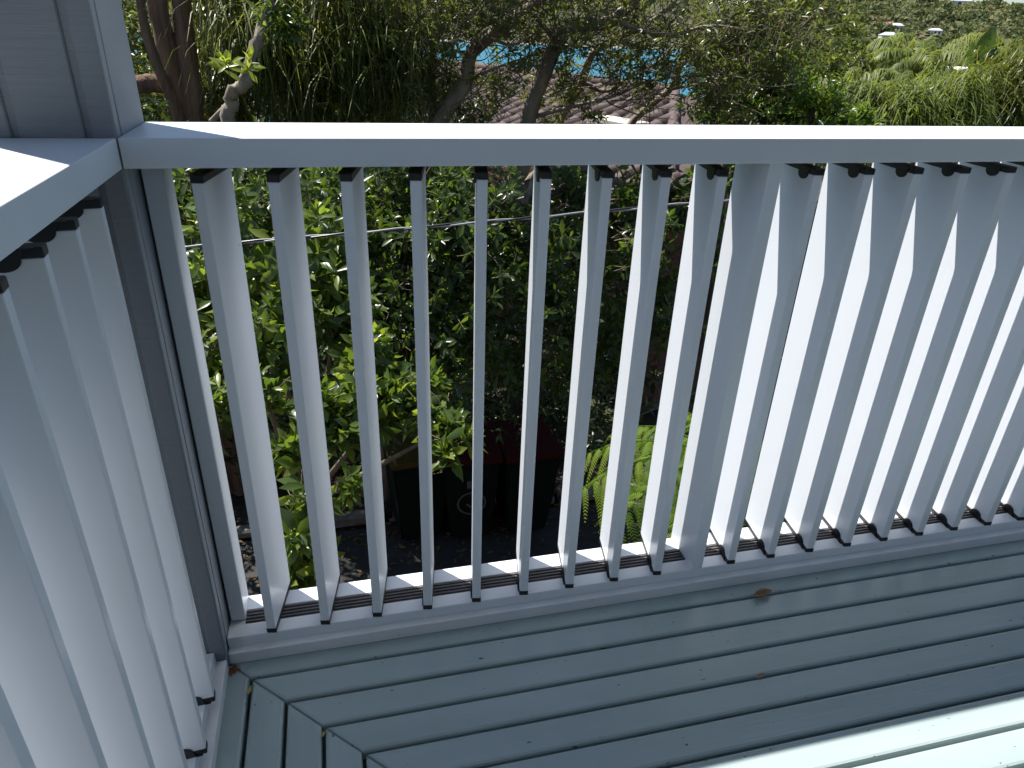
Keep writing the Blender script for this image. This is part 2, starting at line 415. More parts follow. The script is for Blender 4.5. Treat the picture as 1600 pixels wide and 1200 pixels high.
bal2 = empty('balustrade', (-.0006, -.0006, 0))
tag(bal2, 'white railing of overlapping louvre slats running along the left side of the deck', 'railing')
YE = -2.6
def b2(name, a, c, mat, parent=None, bev=0, seg=1):
    o = box(name, a, c, mat, None, bev, seg); o.parent = parent or bal2; o.matrix_parent_inverse = Matrix.Translation((.0006, .0006, 0)); return o
b2('top_rail', (-RD, YE, RB), (-.0008, -.0008, RT), M['rail'], bev=.0016, seg=2)
b2('head_channel', (-.12, YE, .9985), (-.05, -.001, RB + .004), M['black'])
b2('kerb_rail', (-.15, YE, 0), (.0005, -.0008, .0315), M['kerb'], bev=.003, seg=2)
b2('sill_rail', (-.145, YE, .0305), (-.020, -.001, .0535), M['rail'], bev=.002, seg=2)
b2('sill_lip', (-.055, YE, .0525), (-.0204, -.0012, .0562), M['rail'], bev=.001)
b2('track', (-.095, YE, .050), (-.0555, -.03, .0555), M['track'])
b2('sill_strip', (-.1445, YE, .0525), (-.0955, -.0012, .0568), M['rail'], bev=.001)
for i in range(22):
    y = -.1115 - .1085 * i
    if y > YE + .03: slat(bal2, (-.0050 + .0006, y), math.radians(95))

# ------------------------------------------------------------------ the deck's own house: porch roof and wall behind the camera
own = empty('porch_roof', (1.5, -1.5, 2.75)); tag(own, 'porch roof over the deck carried by the grey corner column', 'roof')
prism('beam', [(-.42, .02), (3.6, .02), (3.6, .16), (-.42, .16)], 2.752, 2.93, M['house_white'], own)
prism('ceiling', [(-.45, -3.6), (3.7, -3.6), (3.7, .24), (-.45, .24)], 2.932, 2.96, M['house_white'], own)
prism('roof_sheet', [(-.5, -3.7), (3.75, -3.7), (3.75, .27), (-.5, .27)], 2.962, 3.04, M['roof_grey'], own)
hw = empty('house_wall', (1.5, -3.7, GZ)); tag(hw, 'wall of the house behind the deck', 'wall')
box('wall', (-3, -3.9, GZ), (6, -3.62, 2.93), M['panel'], hw)

prism('wall', [(-7, -.75), (7, -.75), (7, -.45), (-7, -.45)], GZ, -.21, M['brick'], hw)

# ------------------------------------------------------------------ small things on the deck
def curled(name, L, W, loc, rz, mat, label, cat, curl=1.0, tilt=0.0, seed=0):
    rg = np.random.default_rng(seed); n = 9; V = []; F = []
    for i in range(n):
        t_ = i / (n - 1); wd = W * math.sin(math.pi * min(1, t_ * .96 + .03)) ** .8
        for j in range(5):
            s = (j - 2) / 2
            V.append((L * (t_ - .5), wd * s * (1 - .25 * curl * abs(s)), curl * (wd * .55 * s * s + .10 * L * (t_ - .5) ** 2 * 4) + rg.uniform(0, .002)))
    for i in range(n - 1):
        for j in range(4): a = i * 5 + j; F.append((a, a + 1, a + 6, a + 5))
    V = np.array(V); V[:, 2] -= V[:, 2].min() - .0008
    o = link(name, mesh_np(name, V, np.array(F), smooth=True), mat); o.location = loc; o.rotation_euler = (tilt, 0, rz)
    md = o.modifiers.new('thick', 'SOLIDIFY'); md.thickness = .0006
    return tag(o, label, cat)
curled('dry_leaf', .056, .016, (1.215, -.036, .0035), .15, M['deadleaf'], 'curled brown dry leaf on the deck below the right half of the railing', 'leaf', 1.5, .12, 1)
curled('dry_leaf', .026, .005, (1.083, -.247, .001), .25, M['deadleaf'], 'small dry leaf sliver stuck in a gap between deck boards', 'leaf', .6, .2, 2)
curled('leaf_scrap', .022, .005, (.0455, -.064, .0015), 1.4, M['yellowleaf'], 'yellow leaf scrap in the deck gap near the corner mitre', 'leaf', .8, .1, 3)
curled('leaf_scrap', .014, .004, (.189, -.195, .0015), 1.2, M['yellowleaf'], 'tiny yellow leaf scrap in the third mitred deck gap', 'leaf', .8, .1, 4)
rgd = np.random.default_rng(8); V = []; F = []
for i in range(46):
    c = np.array([.0095 + rgd.normal(0, .0055), -.004 + rgd.normal(0, .006), .0012 + abs(rgd.normal(0, .0015))]); a = rgd.uniform(0, 6.28); l = rgd.uniform(.002, .006)
    d = np.array([math.cos(a), math.sin(a), rgd.uniform(0, .5)]) * l; s = np.array([-math.sin(a), math.cos(a), .3]) * .0009
    k = len(V); V += [c - d + s, c - d - s, c + d - s, c + d + s]; F.append((k, k + 1, k + 2, k + 3))
tag(link('debris', mesh_np('debris', np.array(V), np.array(F)), M['rustbit']), 'rusty leaf debris gathered in the deck corner by the column', 'debris', kind='stuff')

# ------------------------------------------------------------------ foliage tools
def norm(a): return a / (np.linalg.norm(a, axis=-1, keepdims=True) + 1e-9)
# leaf templates: along +Y, face normal +Z, unit length; (verts, tris)
LF8 = (np.array([[0, 0, 0], [-.13, .33, .03], [0, .33, -.015], [.13, .33, .03], [-.185, .66, .035], [0, .66, -.03], [.185, .66, .035], [0, 1, -.10]], float),
       np.array([[0, 2, 1], [0, 3, 2], [1, 2, 5], [1, 5, 4], [2, 3, 6], [2, 6, 5], [4, 5, 7], [5, 6, 7]]))
LF4 = (np.array([[0, 0, 0], [-.17, .55, .04], [0, .55, -.03], [.17, .55, .04], [0, 1, -.07]], float),
       np.array([[0, 2, 1], [0, 3, 2], [1, 2, 4], [2, 3, 4]]))
LF2 = (np.array([[0, 0, 0], [-.2, .55, .05], [.2, .55, .05], [0, 1, -.05]], float), np.array([[0, 3, 1], [0, 2, 3]]))

def frames(dirs, nrm):
    y = norm(dirs); x = norm(np.cross(y, nrm)); z = np.cross(x, y)
    return np.stack([x, y, z], -1)       # columns

def scatter(tmpl, pos, Rm, sc):
    T, F = tmpl
    V = np.einsum('nij,kj->nki', Rm, T) * sc[:, None, None] + pos[:, None, :]
    n = len(pos); k = len(T)
    Fa = (F[None] + (np.arange(n) * k)[:, None, None]).reshape(-1, 3)
    return V.reshape(-1, 3), Fa

def blob_points(rng, blobs, per, clumps=10, spread=.28):
    """blobs: (centre, radii, weight); points gathered in clumps within each ellipsoid. Returns points, outward axes"""
    P, A = [], []
    for c, r, wgt in blobs:
        c = np.asarray(c, float); r = np.broadcast_to(np.asarray(r, float), 3)
        nc = max(2, int(clumps * wgt)); n = int(per * wgt / nc) + 1
        u = norm(rng.normal(size=(nc, 3))) * (rng.uniform(0.05, 1, (nc, 1)) ** .45)
        for q in u:
            p = q + rng.normal(0, spread, (n, 3)) * rng.uniform(.6, 1.3)
            P.append(c + p * r); A.append(norm(p * .55 + q * .3 + rng.normal(0, .42, (n, 3)) + np.array([0, 0, .45])))
    return np.concatenate(P), np.concatenate(A)

def shoots_to_leaves(rng, P, A, nl=7, size=.08, svar=.25, droop=.12, tilt=(.35, 1.45), step=.10):
    """rosettes of leaves at shoot ends -> pos, frame, scale"""
    S = len(P); j = np.arange(nl)
    t0 = norm(np.cross(A, rng.normal(size=(S, 3)))); t1 = np.cross(A, t0)
    ph = j[None] * 2.399 + rng.uniform(0, 6.28, (S, 1)) + rng.normal(0, .25, (S, nl))
    tl = np.linspace(tilt[0], tilt[1], nl)[None] + rng.normal(0, .2, (S, nl))
    rad = np.cos(ph)[..., None] * t0[:, None] + np.sin(ph)[..., None] * t1[:, None]
    d = np.cos(tl)[..., None] * A[:, None] + np.sin(tl)[..., None] * rad
    d = norm(d + np.array([0, 0, -droop]))
    nrm = norm(A[:, None] - d * np.sum(A[:, None] * d, -1, keepdims=True) + rng.normal(0, .15, d.shape))
    sc = size * rng.uniform(1 - svar, 1 + svar, (S, 1)) * np.linspace(.65, 1.05, nl)[None] * rng.uniform(.85, 1.15, (S, nl))
    pos = P[:, None] - A[:, None] * (j[None, :, None] * step * size)
    return pos.reshape(-1, 3), frames(d.reshape(-1, 3), nrm.reshape(-1, 3)), sc.reshape(-1)

def leaf_rnd(rng, n, k, base=None):
    r = rng.beta(2, 2.4, n) if base is None else np.clip(base + rng.normal(0, .16, n), 0, 1)
    return np.repeat(r, k)

def foliage_obj(name, parent, mat, tmpl, pos, Rm, sc, rng, base=None, smooth=False):
    V, F = scatter(tmpl, pos, Rm, sc)
    o = link(name, mesh_np(name, V, F, leaf_rnd(rng, len(pos), len(tmpl[0]), base), smooth), mat, parent)
    o['kind'] = 'stuff'
    return o

def twigs_obj(parent, P, A, length, r, mat, rng, toward=None, name='twigs'):
    """thin tapering twigs behind every shoot, bending to the plant's inside"""
    S = len(P); a = norm(np.cross(A, rng.normal(size=(S, 3)))); b = np.cross(A, a)
    ln = length * rng.uniform(.6, 1.3, (S, 1))
    mid = P - A * ln * .5
    end = mid - norm(A * .6 + (0 if toward is None else norm(P - toward) * .7)) * ln * .6
    V = []
    for c, rr in ((P, r * .5), (mid, r * .8), (end, r * 1.2)):
        for k in range(3):
            an = k * 2.094; V.append(c + (math.cos(an) * a + math.sin(an) * b) * rr)
    V = np.stack(V, 1).reshape(-1, 3); f = []
    for s in range(2):
        for k in range(3):
            q = (s * 3 + k, s * 3 + (k + 1) % 3, s * 3 + 3 + (k + 1) % 3, s * 3 + 3 + k); f.append(q)
    Fq = (np.array(f)[None] + (np.arange(S) * 9)[:, None, None]).reshape(-1, 4)
    o = link(name, mesh_np(name, V, Fq), mat, parent); o['kind'] = 'stuff'; return o

def pxblob(px, py, D, rpx, wgt=1.0, depth=1.0):
    c = at(px, py, D); r = rpx * np.linalg.norm(c - CAM) / FPX
    return (c, (r, r * depth, r), wgt)

LEAF_MESHES = []
for i in range(6):
    T, F = LF8; V = T.copy(); rg = np.random.default_rng(70 + i)
    V[:, 0] *= rg.uniform(.85, 1.15); V[4:, 2] += rg.uniform(-.06, .04); V[7, 2] += rg.uniform(-.12, .05); V[7, 0] += rg.uniform(-.05, .05)
    me = mesh_np('leaf', V, F, smooth=True); me.materials.append(M['lf_nearobj']); LEAF_MESHES.append(me)
def single_leaves(parent, pos, Rm, sc, limit, rng):
    """the leaves that show largest become objects of their own; returns mask of the rest"""
    x, y, z = to_px(pos + Rm[:, :, 1] * sc[:, None] * .5)
    inside = (x > 230) & (x < 1180) & (y > 255) & (y < 960)
    cell = (x // 14).astype(int) * 1000 + (y // 14).astype(int)
    best = {}
    for i in np.where(inside)[0]:
        if cell[i] not in best or z[i] < z[best[cell[i]]]: best[cell[i]] = i
    vis = np.array(list(best.values()), int)
    vis = vis[np.argsort(-(sc[vis] / z[vis]))][:limit]
    keep = np.ones(len(pos), bool); keep[vis] = False
    pl = np.array(parent.location)
    for i in vis:
        o = bpy.data.objects.new('leaf', LEAF_MESHES[rng.integers(6)]); COL.objects.link(o); o.parent = parent
        m4 = Matrix.Identity(4)
        for a in range(3):
            for c in range(3): m4[a][c] = Rm[i, a, c] * sc[i]
            m4[a][3] = pos[i, a] - pl[a]
        o.matrix_local = m4
    return keep

# ------------------------------------------------------------------ glossy shrub just outside the railing
rng = np.random.default_rng(21)
shr = empty('glossy_shrub', tuple(np.array([-.15, 2.9, GZ])))
tag(shr, 'sunlit glossy green shrub close behind the left slats of the back railing', 'shrub')
NBP = [(295, 455, 58), (325, 375, 55), (300, 560, 55), (325, 630, 34), (420, 425, 66), (425, 530, 62), (405, 610, 38), (495, 390, 60),
      (520, 490, 60), (555, 585, 52), (600, 630, 46), (635, 590, 40), (480, 640, 38), (525, 690, 32), (455, 710, 30), (545, 760, 20),
      (470, 780, 30), (450, 850, 32), (480, 880, 22), (458, 915, 16), (690, 662, 28), (718, 680, 20), (700, 708, 12), (660, 635, 28), (545, 640, 30), (585, 560, 40)]
NB = [(a, b_, float(np.interp(b_, [370, 450, 560, 640, 720, 800, 900], [3.55, 3.35, 3.05, 2.8, 2.6, 2.45, 2.3])), r) for a, b_, r in NBP]
blobs = [pxblob(a, b_, D, r, max(.10, (r / 60) ** 2), .8) for a, b_, D, r in NB]
P, A = blob_points(rng, blobs, 56, 7, .30)
A = norm(A + np.array([.1, -.55, .1]))
pos, Rm, sc = shoots_to_leaves(rng, P, A, 7, .102, .28, .18)
keep = single_leaves(shr, pos, Rm, sc, 300, rng)
foliage_obj('foliage', shr, M['lf_near'], LF8, pos[keep], Rm[keep], sc[keep], rng, smooth=True)
twigs_obj(shr, P, A, .16, .0028, M['twig'], rng, np.array([.1, 2.6, -.3]))
base = np.array([-.15, 2.9, GZ]); fork = np.array([-.05, 2.75, -1.6])
limb('trunk', [base, (base + fork) / 2 + (.05, .03, 0), fork], .07, .05, M['bark_dark'], shr)
for k, (px, py, D) in enumerate([(300, 480, 3.3), (420, 470, 3.35), (520, 520, 3.2), (600, 630, 2.85), (470, 800, 2.5), (690, 675, 2.75), (320, 400, 3.5), (500, 410, 3.5)]):
    e = at(px, py, D); limb('branch', [fork, fork * .45 + e * .55 + np.array([0, .18, -.12]), e], .028, .006, M['twig'], shr, 12, 6)

# ------------------------------------------------------------------ darker tree behind the middle slats
rng = np.random.default_rng(22)
tb = np.array([.55, 5.3, GZ + .05])
dt = empty('shade_tree', tuple(tb)); tag(dt, 'dark leafy tree in shade behind the middle slats of the back railing', 'tree')
MB_ = [(300, 300, 4.6, 60), (400, 320, 4.6, 70), (480, 330, 4.3, 60), (560, 330, 4.5, 75), (540, 430, 4.4, 70), (640, 310, 4.6, 70), (620, 420, 4.3, 75), (600, 520, 4.1, 65), (700, 350, 4.5, 75),
       (690, 470, 4.2, 80), (680, 580, 4.0, 70), (780, 330, 4.7, 70), (770, 450, 4.5, 75), (760, 560, 4.4, 60), (850, 370, 4.8, 65), (850, 470, 4.6, 70), (830, 570, 4.6, 50),
       (930, 420, 5.0, 60), (940, 520, 5.0, 50), (960, 330, 5.0, 50), (900, 285, 5.0, 38), (965, 282, 4.9, 34), (1025, 285, 4.9, 30), (1085, 290, 4.9, 34), (1015, 440, 5.0, 45), (1070, 330, 5.0, 45), (1050, 520, 5.2, 50), (1000, 350, 4.7, 40), (1100, 400, 4.8, 45), (1120, 300, 4.9, 40)]
blobs = [pxblob(a, b_, D, r, (r / 65) ** 2, 1.3) for a, b_, D, r in MB_]
P, A = blob_points(rng, blobs, 105, 9, .30)
A = norm(A + np.array([.05, -.35, .0]))
pos, Rm, sc = shoots_to_leaves(rng, P, A, 7, .088, .25, .2)
foliage_obj('foliage', dt, M['lf_near'], LF8, pos, Rm, sc, rng, base=.16, smooth=True)  # leaf tones held at the dark end, putting deep shade into the colour
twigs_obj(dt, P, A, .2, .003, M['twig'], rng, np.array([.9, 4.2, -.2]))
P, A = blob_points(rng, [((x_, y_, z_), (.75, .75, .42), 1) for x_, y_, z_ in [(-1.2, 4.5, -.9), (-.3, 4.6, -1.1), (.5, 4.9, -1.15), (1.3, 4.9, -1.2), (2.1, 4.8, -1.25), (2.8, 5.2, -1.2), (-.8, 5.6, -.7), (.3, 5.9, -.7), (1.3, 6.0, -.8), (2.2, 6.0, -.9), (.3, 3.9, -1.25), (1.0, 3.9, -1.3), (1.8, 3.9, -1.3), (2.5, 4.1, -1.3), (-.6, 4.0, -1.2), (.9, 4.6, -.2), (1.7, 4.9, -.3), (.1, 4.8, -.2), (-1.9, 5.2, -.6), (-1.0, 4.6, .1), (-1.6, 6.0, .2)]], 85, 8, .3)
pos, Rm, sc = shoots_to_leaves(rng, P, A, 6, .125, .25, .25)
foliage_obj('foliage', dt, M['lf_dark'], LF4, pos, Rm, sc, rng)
f1 = np.array([.62, 5.15, -1.2])
limb('trunk', [tb, (tb + f1) / 2 + (.06, .0, 0), f1], .15, .11, M['bark'], dt)
for pts, r0, r1 in [([f1, at(600, 400, 5.2), at(500, 305, 4.8), at(430, 300, 4.8), at(330, 320, 4.7)], .085, .03),
                    ([f1, at(690, 480, 4.9), at(700, 350, 4.7)], .05, .015), ([f1, at(790, 480, 5.3), at(830, 300, 5.2), at(900, 262, 5.2), at(1000, 300, 5.2)], .075, .02),
                    ([f1, at(860, 560, 5.1), at(940, 470, 5.1), at(1080, 380, 5.)], .045, .012), ([f1, at(620, 560, 4.6), at(590, 520, 4.2)], .04, .012)]:
    limb('branch', pts, r0, r1, M['bark'], dt, 20, 8)

# ------------------------------------------------------------------ spreading tree above the railing (branches against the water)
rng = np.random.default_rng(23)
sb = np.array([1.9, 6.9, GZ + .05])
st = empty('spreading_tree', tuple(sb)); tag(st, 'spreading tree with bare grey limbs in front of the tiled roof and water', 'tree')
J = at(770, 330, 7.2); J2 = at(650, 300, 7.0)
limb('trunk', [sb, sb + (.1, .05, 1.4), J], .16, .12, M['bark'], st)
def L(pl, r0, r1, n=22, mat='bark'):
    return limb('branch', [p if len(p) == 3 and not isinstance(p[0], int) else at(*p) for p in pl], r0, r1, M[mat], st, n, 8, .08)
L([J, J2, (690, 185, 6.9), (727, 130, 6.9), (738, 80, 6.9), (790, 40, 6.8), (850, -10, 6.7), (900, -120, 6.6)], .09, .045)
L([J2, (640, 240, 7.0), (676, 185, 7.1), (674, 100, 7.1), (690, 20, 7.1), (670, -90, 7.)], .045, .025)
L([J, (822, 250, 7.0), (826, 185, 6.9), (846, 125, 6.8), (870, 68, 6.7), (900, 40, 6.6), (960, 32, 6.5), (1010, -30, 6.4), (1060, -140, 6.3)], .085, .04)
L([J, (850, 260, 7.1), (875, 188, 7.1), (908, 130, 7.1), (925, 85, 7.0), (960, 60, 7.0), (1010, 40, 7.), (1080, -20, 6.9)], .055, .02)
L([J, (930, 270, 7.2), (990, 188, 7.2), (1046, 140, 7.2), (1062, 105, 7.1), (1100, 60, 7.1), (1150, 20, 7.), (1200, -40, 7.)], .045, .016)
L([(908, 130, 7.1), (950, 142, 7.0), (985, 120, 6.9), (1030, 95, 6.8), (1060, 60, 6.8)], .022, .008)
L([(826, 185, 6.9), (900, 165, 6.8), (960, 150, 6.7), (1010, 128, 6.7), (1080, 118, 6.6), (1140, 128, 6.5)], .02, .007)
L([(738, 80, 6.9), (760, 60, 6.7), (800, 70, 6.6), (840, 50, 6.5)], .022, .008)
L([(727, 130, 6.9), (760, 112, 6.8), (800, 100, 6.7), (850, 105, 6.6)], .016, .006)
L([(870, 68, 6.7), (840, 30, 6.6), (800, 0, 6.5)], .025, .01)
L([(960, 32, 6.5), (1040, 55, 6.3), (1110, 40, 6.3), (1180, 50, 6.2)], .02, .007)
L([(1046, 140, 7.2), (1090, 132, 7.), (1130, 133, 6.9), (1165, 120, 6.9)], .014, .006, mat='twig')
# fine twigs that cross the gaps
for k in range(110):
    px, py = rng.uniform(690, 1180), rng.uniform(20, 170); D = rng.uniform(6.2, 7.2); a = rng.uniform(-.9, .5); l = rng.uniform(40, 110)
    p0 = (px, py, D); p1 = (px + l * .5 * math.cos(a) + rng.uniform(-8, 8), py + l * .5 * math.sin(a) + rng.uniform(-10, 10), D - .1); p2 = (px + l * math.cos(a), py + l * math.sin(a) - 8, D - .15)
    limb('branch', [at(*p0), at(*p1), at(*p2)], .007, .0025, M['twig'], st, 8, 5)
TBL = [(640, 30, 6.7, 60, 1.), (700, -10, 6.7, 60, 1.), (760, 10, 6.6, 55, 1.), (820, -5, 6.6, 55, .9), (700, 45, 6.9, 40, .5), (860, 35, 6.6, 40, .35), (900, 10, 6.5, 60, .9), (970, 10, 6.5, 60, .9), (1040, 20, 6.4, 60, 1.),
       (1110, 30, 6.4, 60, 1.0), (1170, 40, 6.4, 60, 1.1), (1230, 20, 6.4, 55, 1.1), (1010, 70, 6.6, 40, .35), (1090, 85, 6.6, 40, .4), (1150, 95, 6.6, 45, .6), (1210, 80, 6.6, 50, .9), (690, 110, 7.0, 35, .35),
       (715, 150, 7.0, 32, .4), (660, 150, 7., 35, .5), (740, 175, 7., 25, .3), (780, 120, 6.9, 34, .5), (880, 110, 6.9, 32, .45), (895, 135, 7., 24, .22), (960, 90, 6.8, 36, .5), (1020, 120, 6.8, 34, .45), (1080, 140, 6.8, 30, .2),
       (800, 60, 6.6, 45, .5), (850, 80, 6.7, 35, .16), (930, 60, 6.7, 40, .45), (1130, 150, 6.8, 40, .4), (620, 100, 7.1, 40, .5), (1000, 170, 7., 28, .2), (930, 165, 7., 28, .25), (830, 150, 7., 26, .22), (760, 150, 7., 24, .22), (870, 175, 7., 22, .18)]
blobs = [pxblob(a, b_, D, r, wg, 1.4) for a, b_, D, r, wg in TBL]
P, A = blob_points(rng, blobs, 120, 10, .34)
pos, Rm, sc = shoots_to_leaves(rng, P, A, 6, .068, .25, .35)
foliage_obj('foliage', st, M['lf_olive'], LF4, pos, Rm, sc, rng)
twigs_obj(st, P, A, .22, .003, M['twig'], rng, None)
# the upper crown, out of the picture, that keeps the garden below in shade
P, A = blob_points(rng, [((.9, 5.0, 2.75), (1.5, .85, .6), .8), ((.0, 5.0, 2.8), (.6, .6, .5), .2)], 900, 26, .2)
pos, Rm, sc = shoots_to_leaves(rng, P, A, 6, .16, .25, .3)
foliage_obj('foliage', st, M['lf_olive'], LF2, pos, Rm, sc, rng)

# ------------------------------------------------------------------ stem tree at the left and the weeping tree beside it
rng = np.random.default_rng(24)
mb = at(285, 190, 7.0); mb = np.array([mb[0], mb[1], GZ + .05])
mt = empty('multi_stem_tree', tuple(mb)); tag(mt, 'brown fibrous tree forking into stems beside the grey column', 'tree')
K = at(290, 225, 7.0)
limb('trunk', [mb, (mb + K) / 2 + (.05, 0, 0), K], .20, .125, M['bark_brown'], mt, 20, 12, .1)
for pl, r0, r1 in [([K, at(272, 165, 6.85), at(243, 95, 6.8), at(224, 30, 6.8), at(205, -120, 6.8)], .05, .03), ([K, at(286, 170, 7.), at(262, 80, 7.0), at(245, 0, 7.0), at(225, -150, 7.)], .085, .07),
                   ([K, at(300, 170, 7.), at(292, 100, 7.), at(285, 30, 7.0), at(272, -120, 7.)], .10, .07), ([at(255, 130, 6.95), at(215, 132, 6.9), at(170, 140, 6.8)], .075, .07)]:
    limb('stem', pl, r0, r1, M['bark_brown'], mt, 20, 11, .1)
P, A = blob_points(rng, [pxblob(215, 60, 8.2, 70, 1.2), pxblob(215, 160, 7.6, 55, 1.), pxblob(180, 20, 8.2, 70, 1), pxblob(330, 170, 7.4, 35, .4)], 150, 10, .34)
pos, Rm, sc = shoots_to_leaves(rng, P, A, 6, .09, .3, .3)
foliage_obj('foliage', mt, M['lf_olive'], LF4, pos, Rm, sc, rng)

def strands(rng, P, n, Lr, w_, spread=.25):
    """hanging ribbons: n per point"""
    S = len(P) * n; B = np.repeat(P, n, 0) + rng.normal(0, .05, (S, 3))
    h = rng.normal(0, spread, (S, 3)); h[:, 2] = 0; ln = rng.uniform(*Lr, S)[:, None]
    side = norm(np.cross(h + rng.normal(0, .1, (S, 3)), [0, 0, 1.])) * w_
    V = []
    for t_ in (0, .3, .65, 1.0):
        c = B + h * ln * (t_ * 1.6 - .5 * t_ * t_) + np.array([0, 0, 1.]) * ln * (.22 * t_ - 1.05 * t_ * t_)
        k = (1 - .85 * t_)
        V += [c - side * k, c + side * k]
    V = np.stack(V, 1).reshape(-1, 3)
    f = []
    for s in range(3): f += [(2 * s, 2 * s + 1, 2 * s + 3, 2 * s + 2)]
    F = (np.array(f)[None] + (np.arange(S) * 8)[:, None, None]).reshape(-1, 4)
    r = np.repeat(rng.beta(2, 2.6, S), 8)
    return V, F, r
wb = at(470, 190, 7.6); wb = np.array([wb[0], wb[1], GZ + .05])
wt = empty('weeping_tree', tuple(wb)); tag(wt, 'dark weeping tree with long drooping leaves left of the grey limbs', 'tree')
limb('trunk', [wb, wb + (.05, 0, 1.6), at(480, 330, 7.6), at(470, 100, 7.7), at(500, -160, 7.8)], .14, .07, M['bark_dark'], wt, 20, 9)
for pl in [[at(478, 200, 7.7), at(540, 90, 7.5), at(600, 20, 7.4)], [at(474, 150, 7.7), at(400, 60, 7.6), at(340, -10, 7.5)], [at(472, 60, 7.7), at(560, -30, 7.5), at(640, -60, 7.3)], [at(480, 210, 7.6), at(520, 150, 7.4), at(560, 60, 7.3)]]:
    limb('branch', pl, .05, .015, M['bark_dark'], wt, 14, 7)
cp = []
for a, b_, D, r, n in [(340, -10, 7.4, 60, 14), (400, 10, 7.5, 60, 16), (460, 20, 7.4, 60, 16), (520, 10, 7.3, 60, 16), (580, 20, 7.2, 60, 16), (630, 30, 7.2, 45, 12), (350, 80, 7.8, 60, 14), (420, 90, 7.7, 60, 14), (490, 100, 7.5, 60, 16), (560, 100, 7.3, 55, 16), (620, 100, 7.3, 45, 12),
                       (530, 170, 7.4, 50, 10), (600, 165, 7.4, 50, 10), (440, 170, 7.8, 50, 10), (330, 150, 7.9, 50, 10), (480, -60, 7.3, 90, 7), (600, -50, 7.2, 80, 6), (380, -70, 7.4, 80, 6)]:
    c = at(a, b_, D); rr = r * D / FPX
    cp.append(c + norm(rng.normal(size=(n, 3))) * rng.uniform(.1, 1, (n, 1)) * rr * np.array([1, 1.4, 1]))
P = np.concatenate(cp)
P = np.concatenate([P, P + rng.normal(0, .25, P.shape)]); V, F, r = strands(rng, P, 24, (.18, .6), .0075, .42)
o = link('foliage', mesh_np('foliage', V, F, r), M['lf_strap'], wt); o['kind'] = 'stuff'
sp_ = P[rng.integers(0, len(P), 900)] + rng.normal(0, .22, (900, 3)); A = norm(rng.normal(0, .6, (900, 3)) + np.array([0, -.2, -.3]))
pos, Rm, sc = shoots_to_leaves(rng, sp_, A, 6, .075, .3, .5)
foliage_obj('foliage', wt, M['lf_olive'], LF4, pos, Rm, sc, rng)
V, F, r = strands(rng, P[rng.integers(0, len(P), 170)] + np.array([0, -.45, .05]), 8, (.15, .5), .007, .75)
o = link('foliage', mesh_np('foliage', V, F, r), M['lf_palm'], wt); o['kind'] = 'stuff'  # front strands take the lighter palm colour to imitate sunlit leaves
# gnarled limb with the sprig, its sunlit brightness put into the leaf colour
gb = at(352, 330, 5.6); gb = np.array([gb[0], gb[1], GZ + .05])
gt = empty('gnarled_tree', tuple(gb)); tag(gt, 'thin gnarled tree with one sprig of leaves coloured bright as if sunlit', 'tree')
limb('trunk', [gb, gb + (.02, 0, 1.5), at(362, 300, 5.5), at(358, 188, 5.4), at(360, 165, 5.4), at(366, 143, 5.38), at(382, 132, 5.35), at(386, 112, 5.35), at(398, 75, 5.4), at(408, 50, 5.4), at(420, 10, 5.45), at(425, -60, 5.5)], .055, .028, M['bark'], gt, 44, 9, .2, .006)
limb('branch', [at(330, 190, 5.5), at(345, 175, 5.45), at(356, 165, 5.4)], .02, .022, M['bark'], gt, 8, 7, .1)
limb('branch', [at(372, 122, 5.35), at(360, 108, 5.2), at(345, 96, 5.1)], .006, .003, M['twig'], gt, 8, 5)
limb('branch', [at(384, 112, 5.35), at(388, 100, 5.2), at(390, 92, 5.1)], .006, .003, M['twig'], gt, 8, 5)
P = np.array([at(350, 92, 5.05), at(352, 100, 5.1), at(390, 90, 5.05), at(388, 105, 5.1), at(362, 97, 5.05)]); A = norm(np.array([[-.3, -.3, .6], [.3, -.5, .5], [.2, -.4, .8], [.1, -.6, .2], [.4, -.3, .5]]))
pos, Rm, sc = shoots_to_leaves(rng, P, A, 7, .105, .15, .1)
foliage_obj('foliage', gt, M['lf_near'], LF8, pos, Rm, sc, rng, base=.95, smooth=True)
P, A = blob_points(rng, [pxblob(425, 35, 5.4, 30, .35), pxblob(445, 20, 5.4, 25, .2)], 60, 6, .34)
pos, Rm, sc = shoots_to_leaves(rng, P, A, 6, .085, .2, .2)
foliage_obj('foliage', gt, M['lf_near'], LF4, pos, Rm, sc, rng, base=.25)

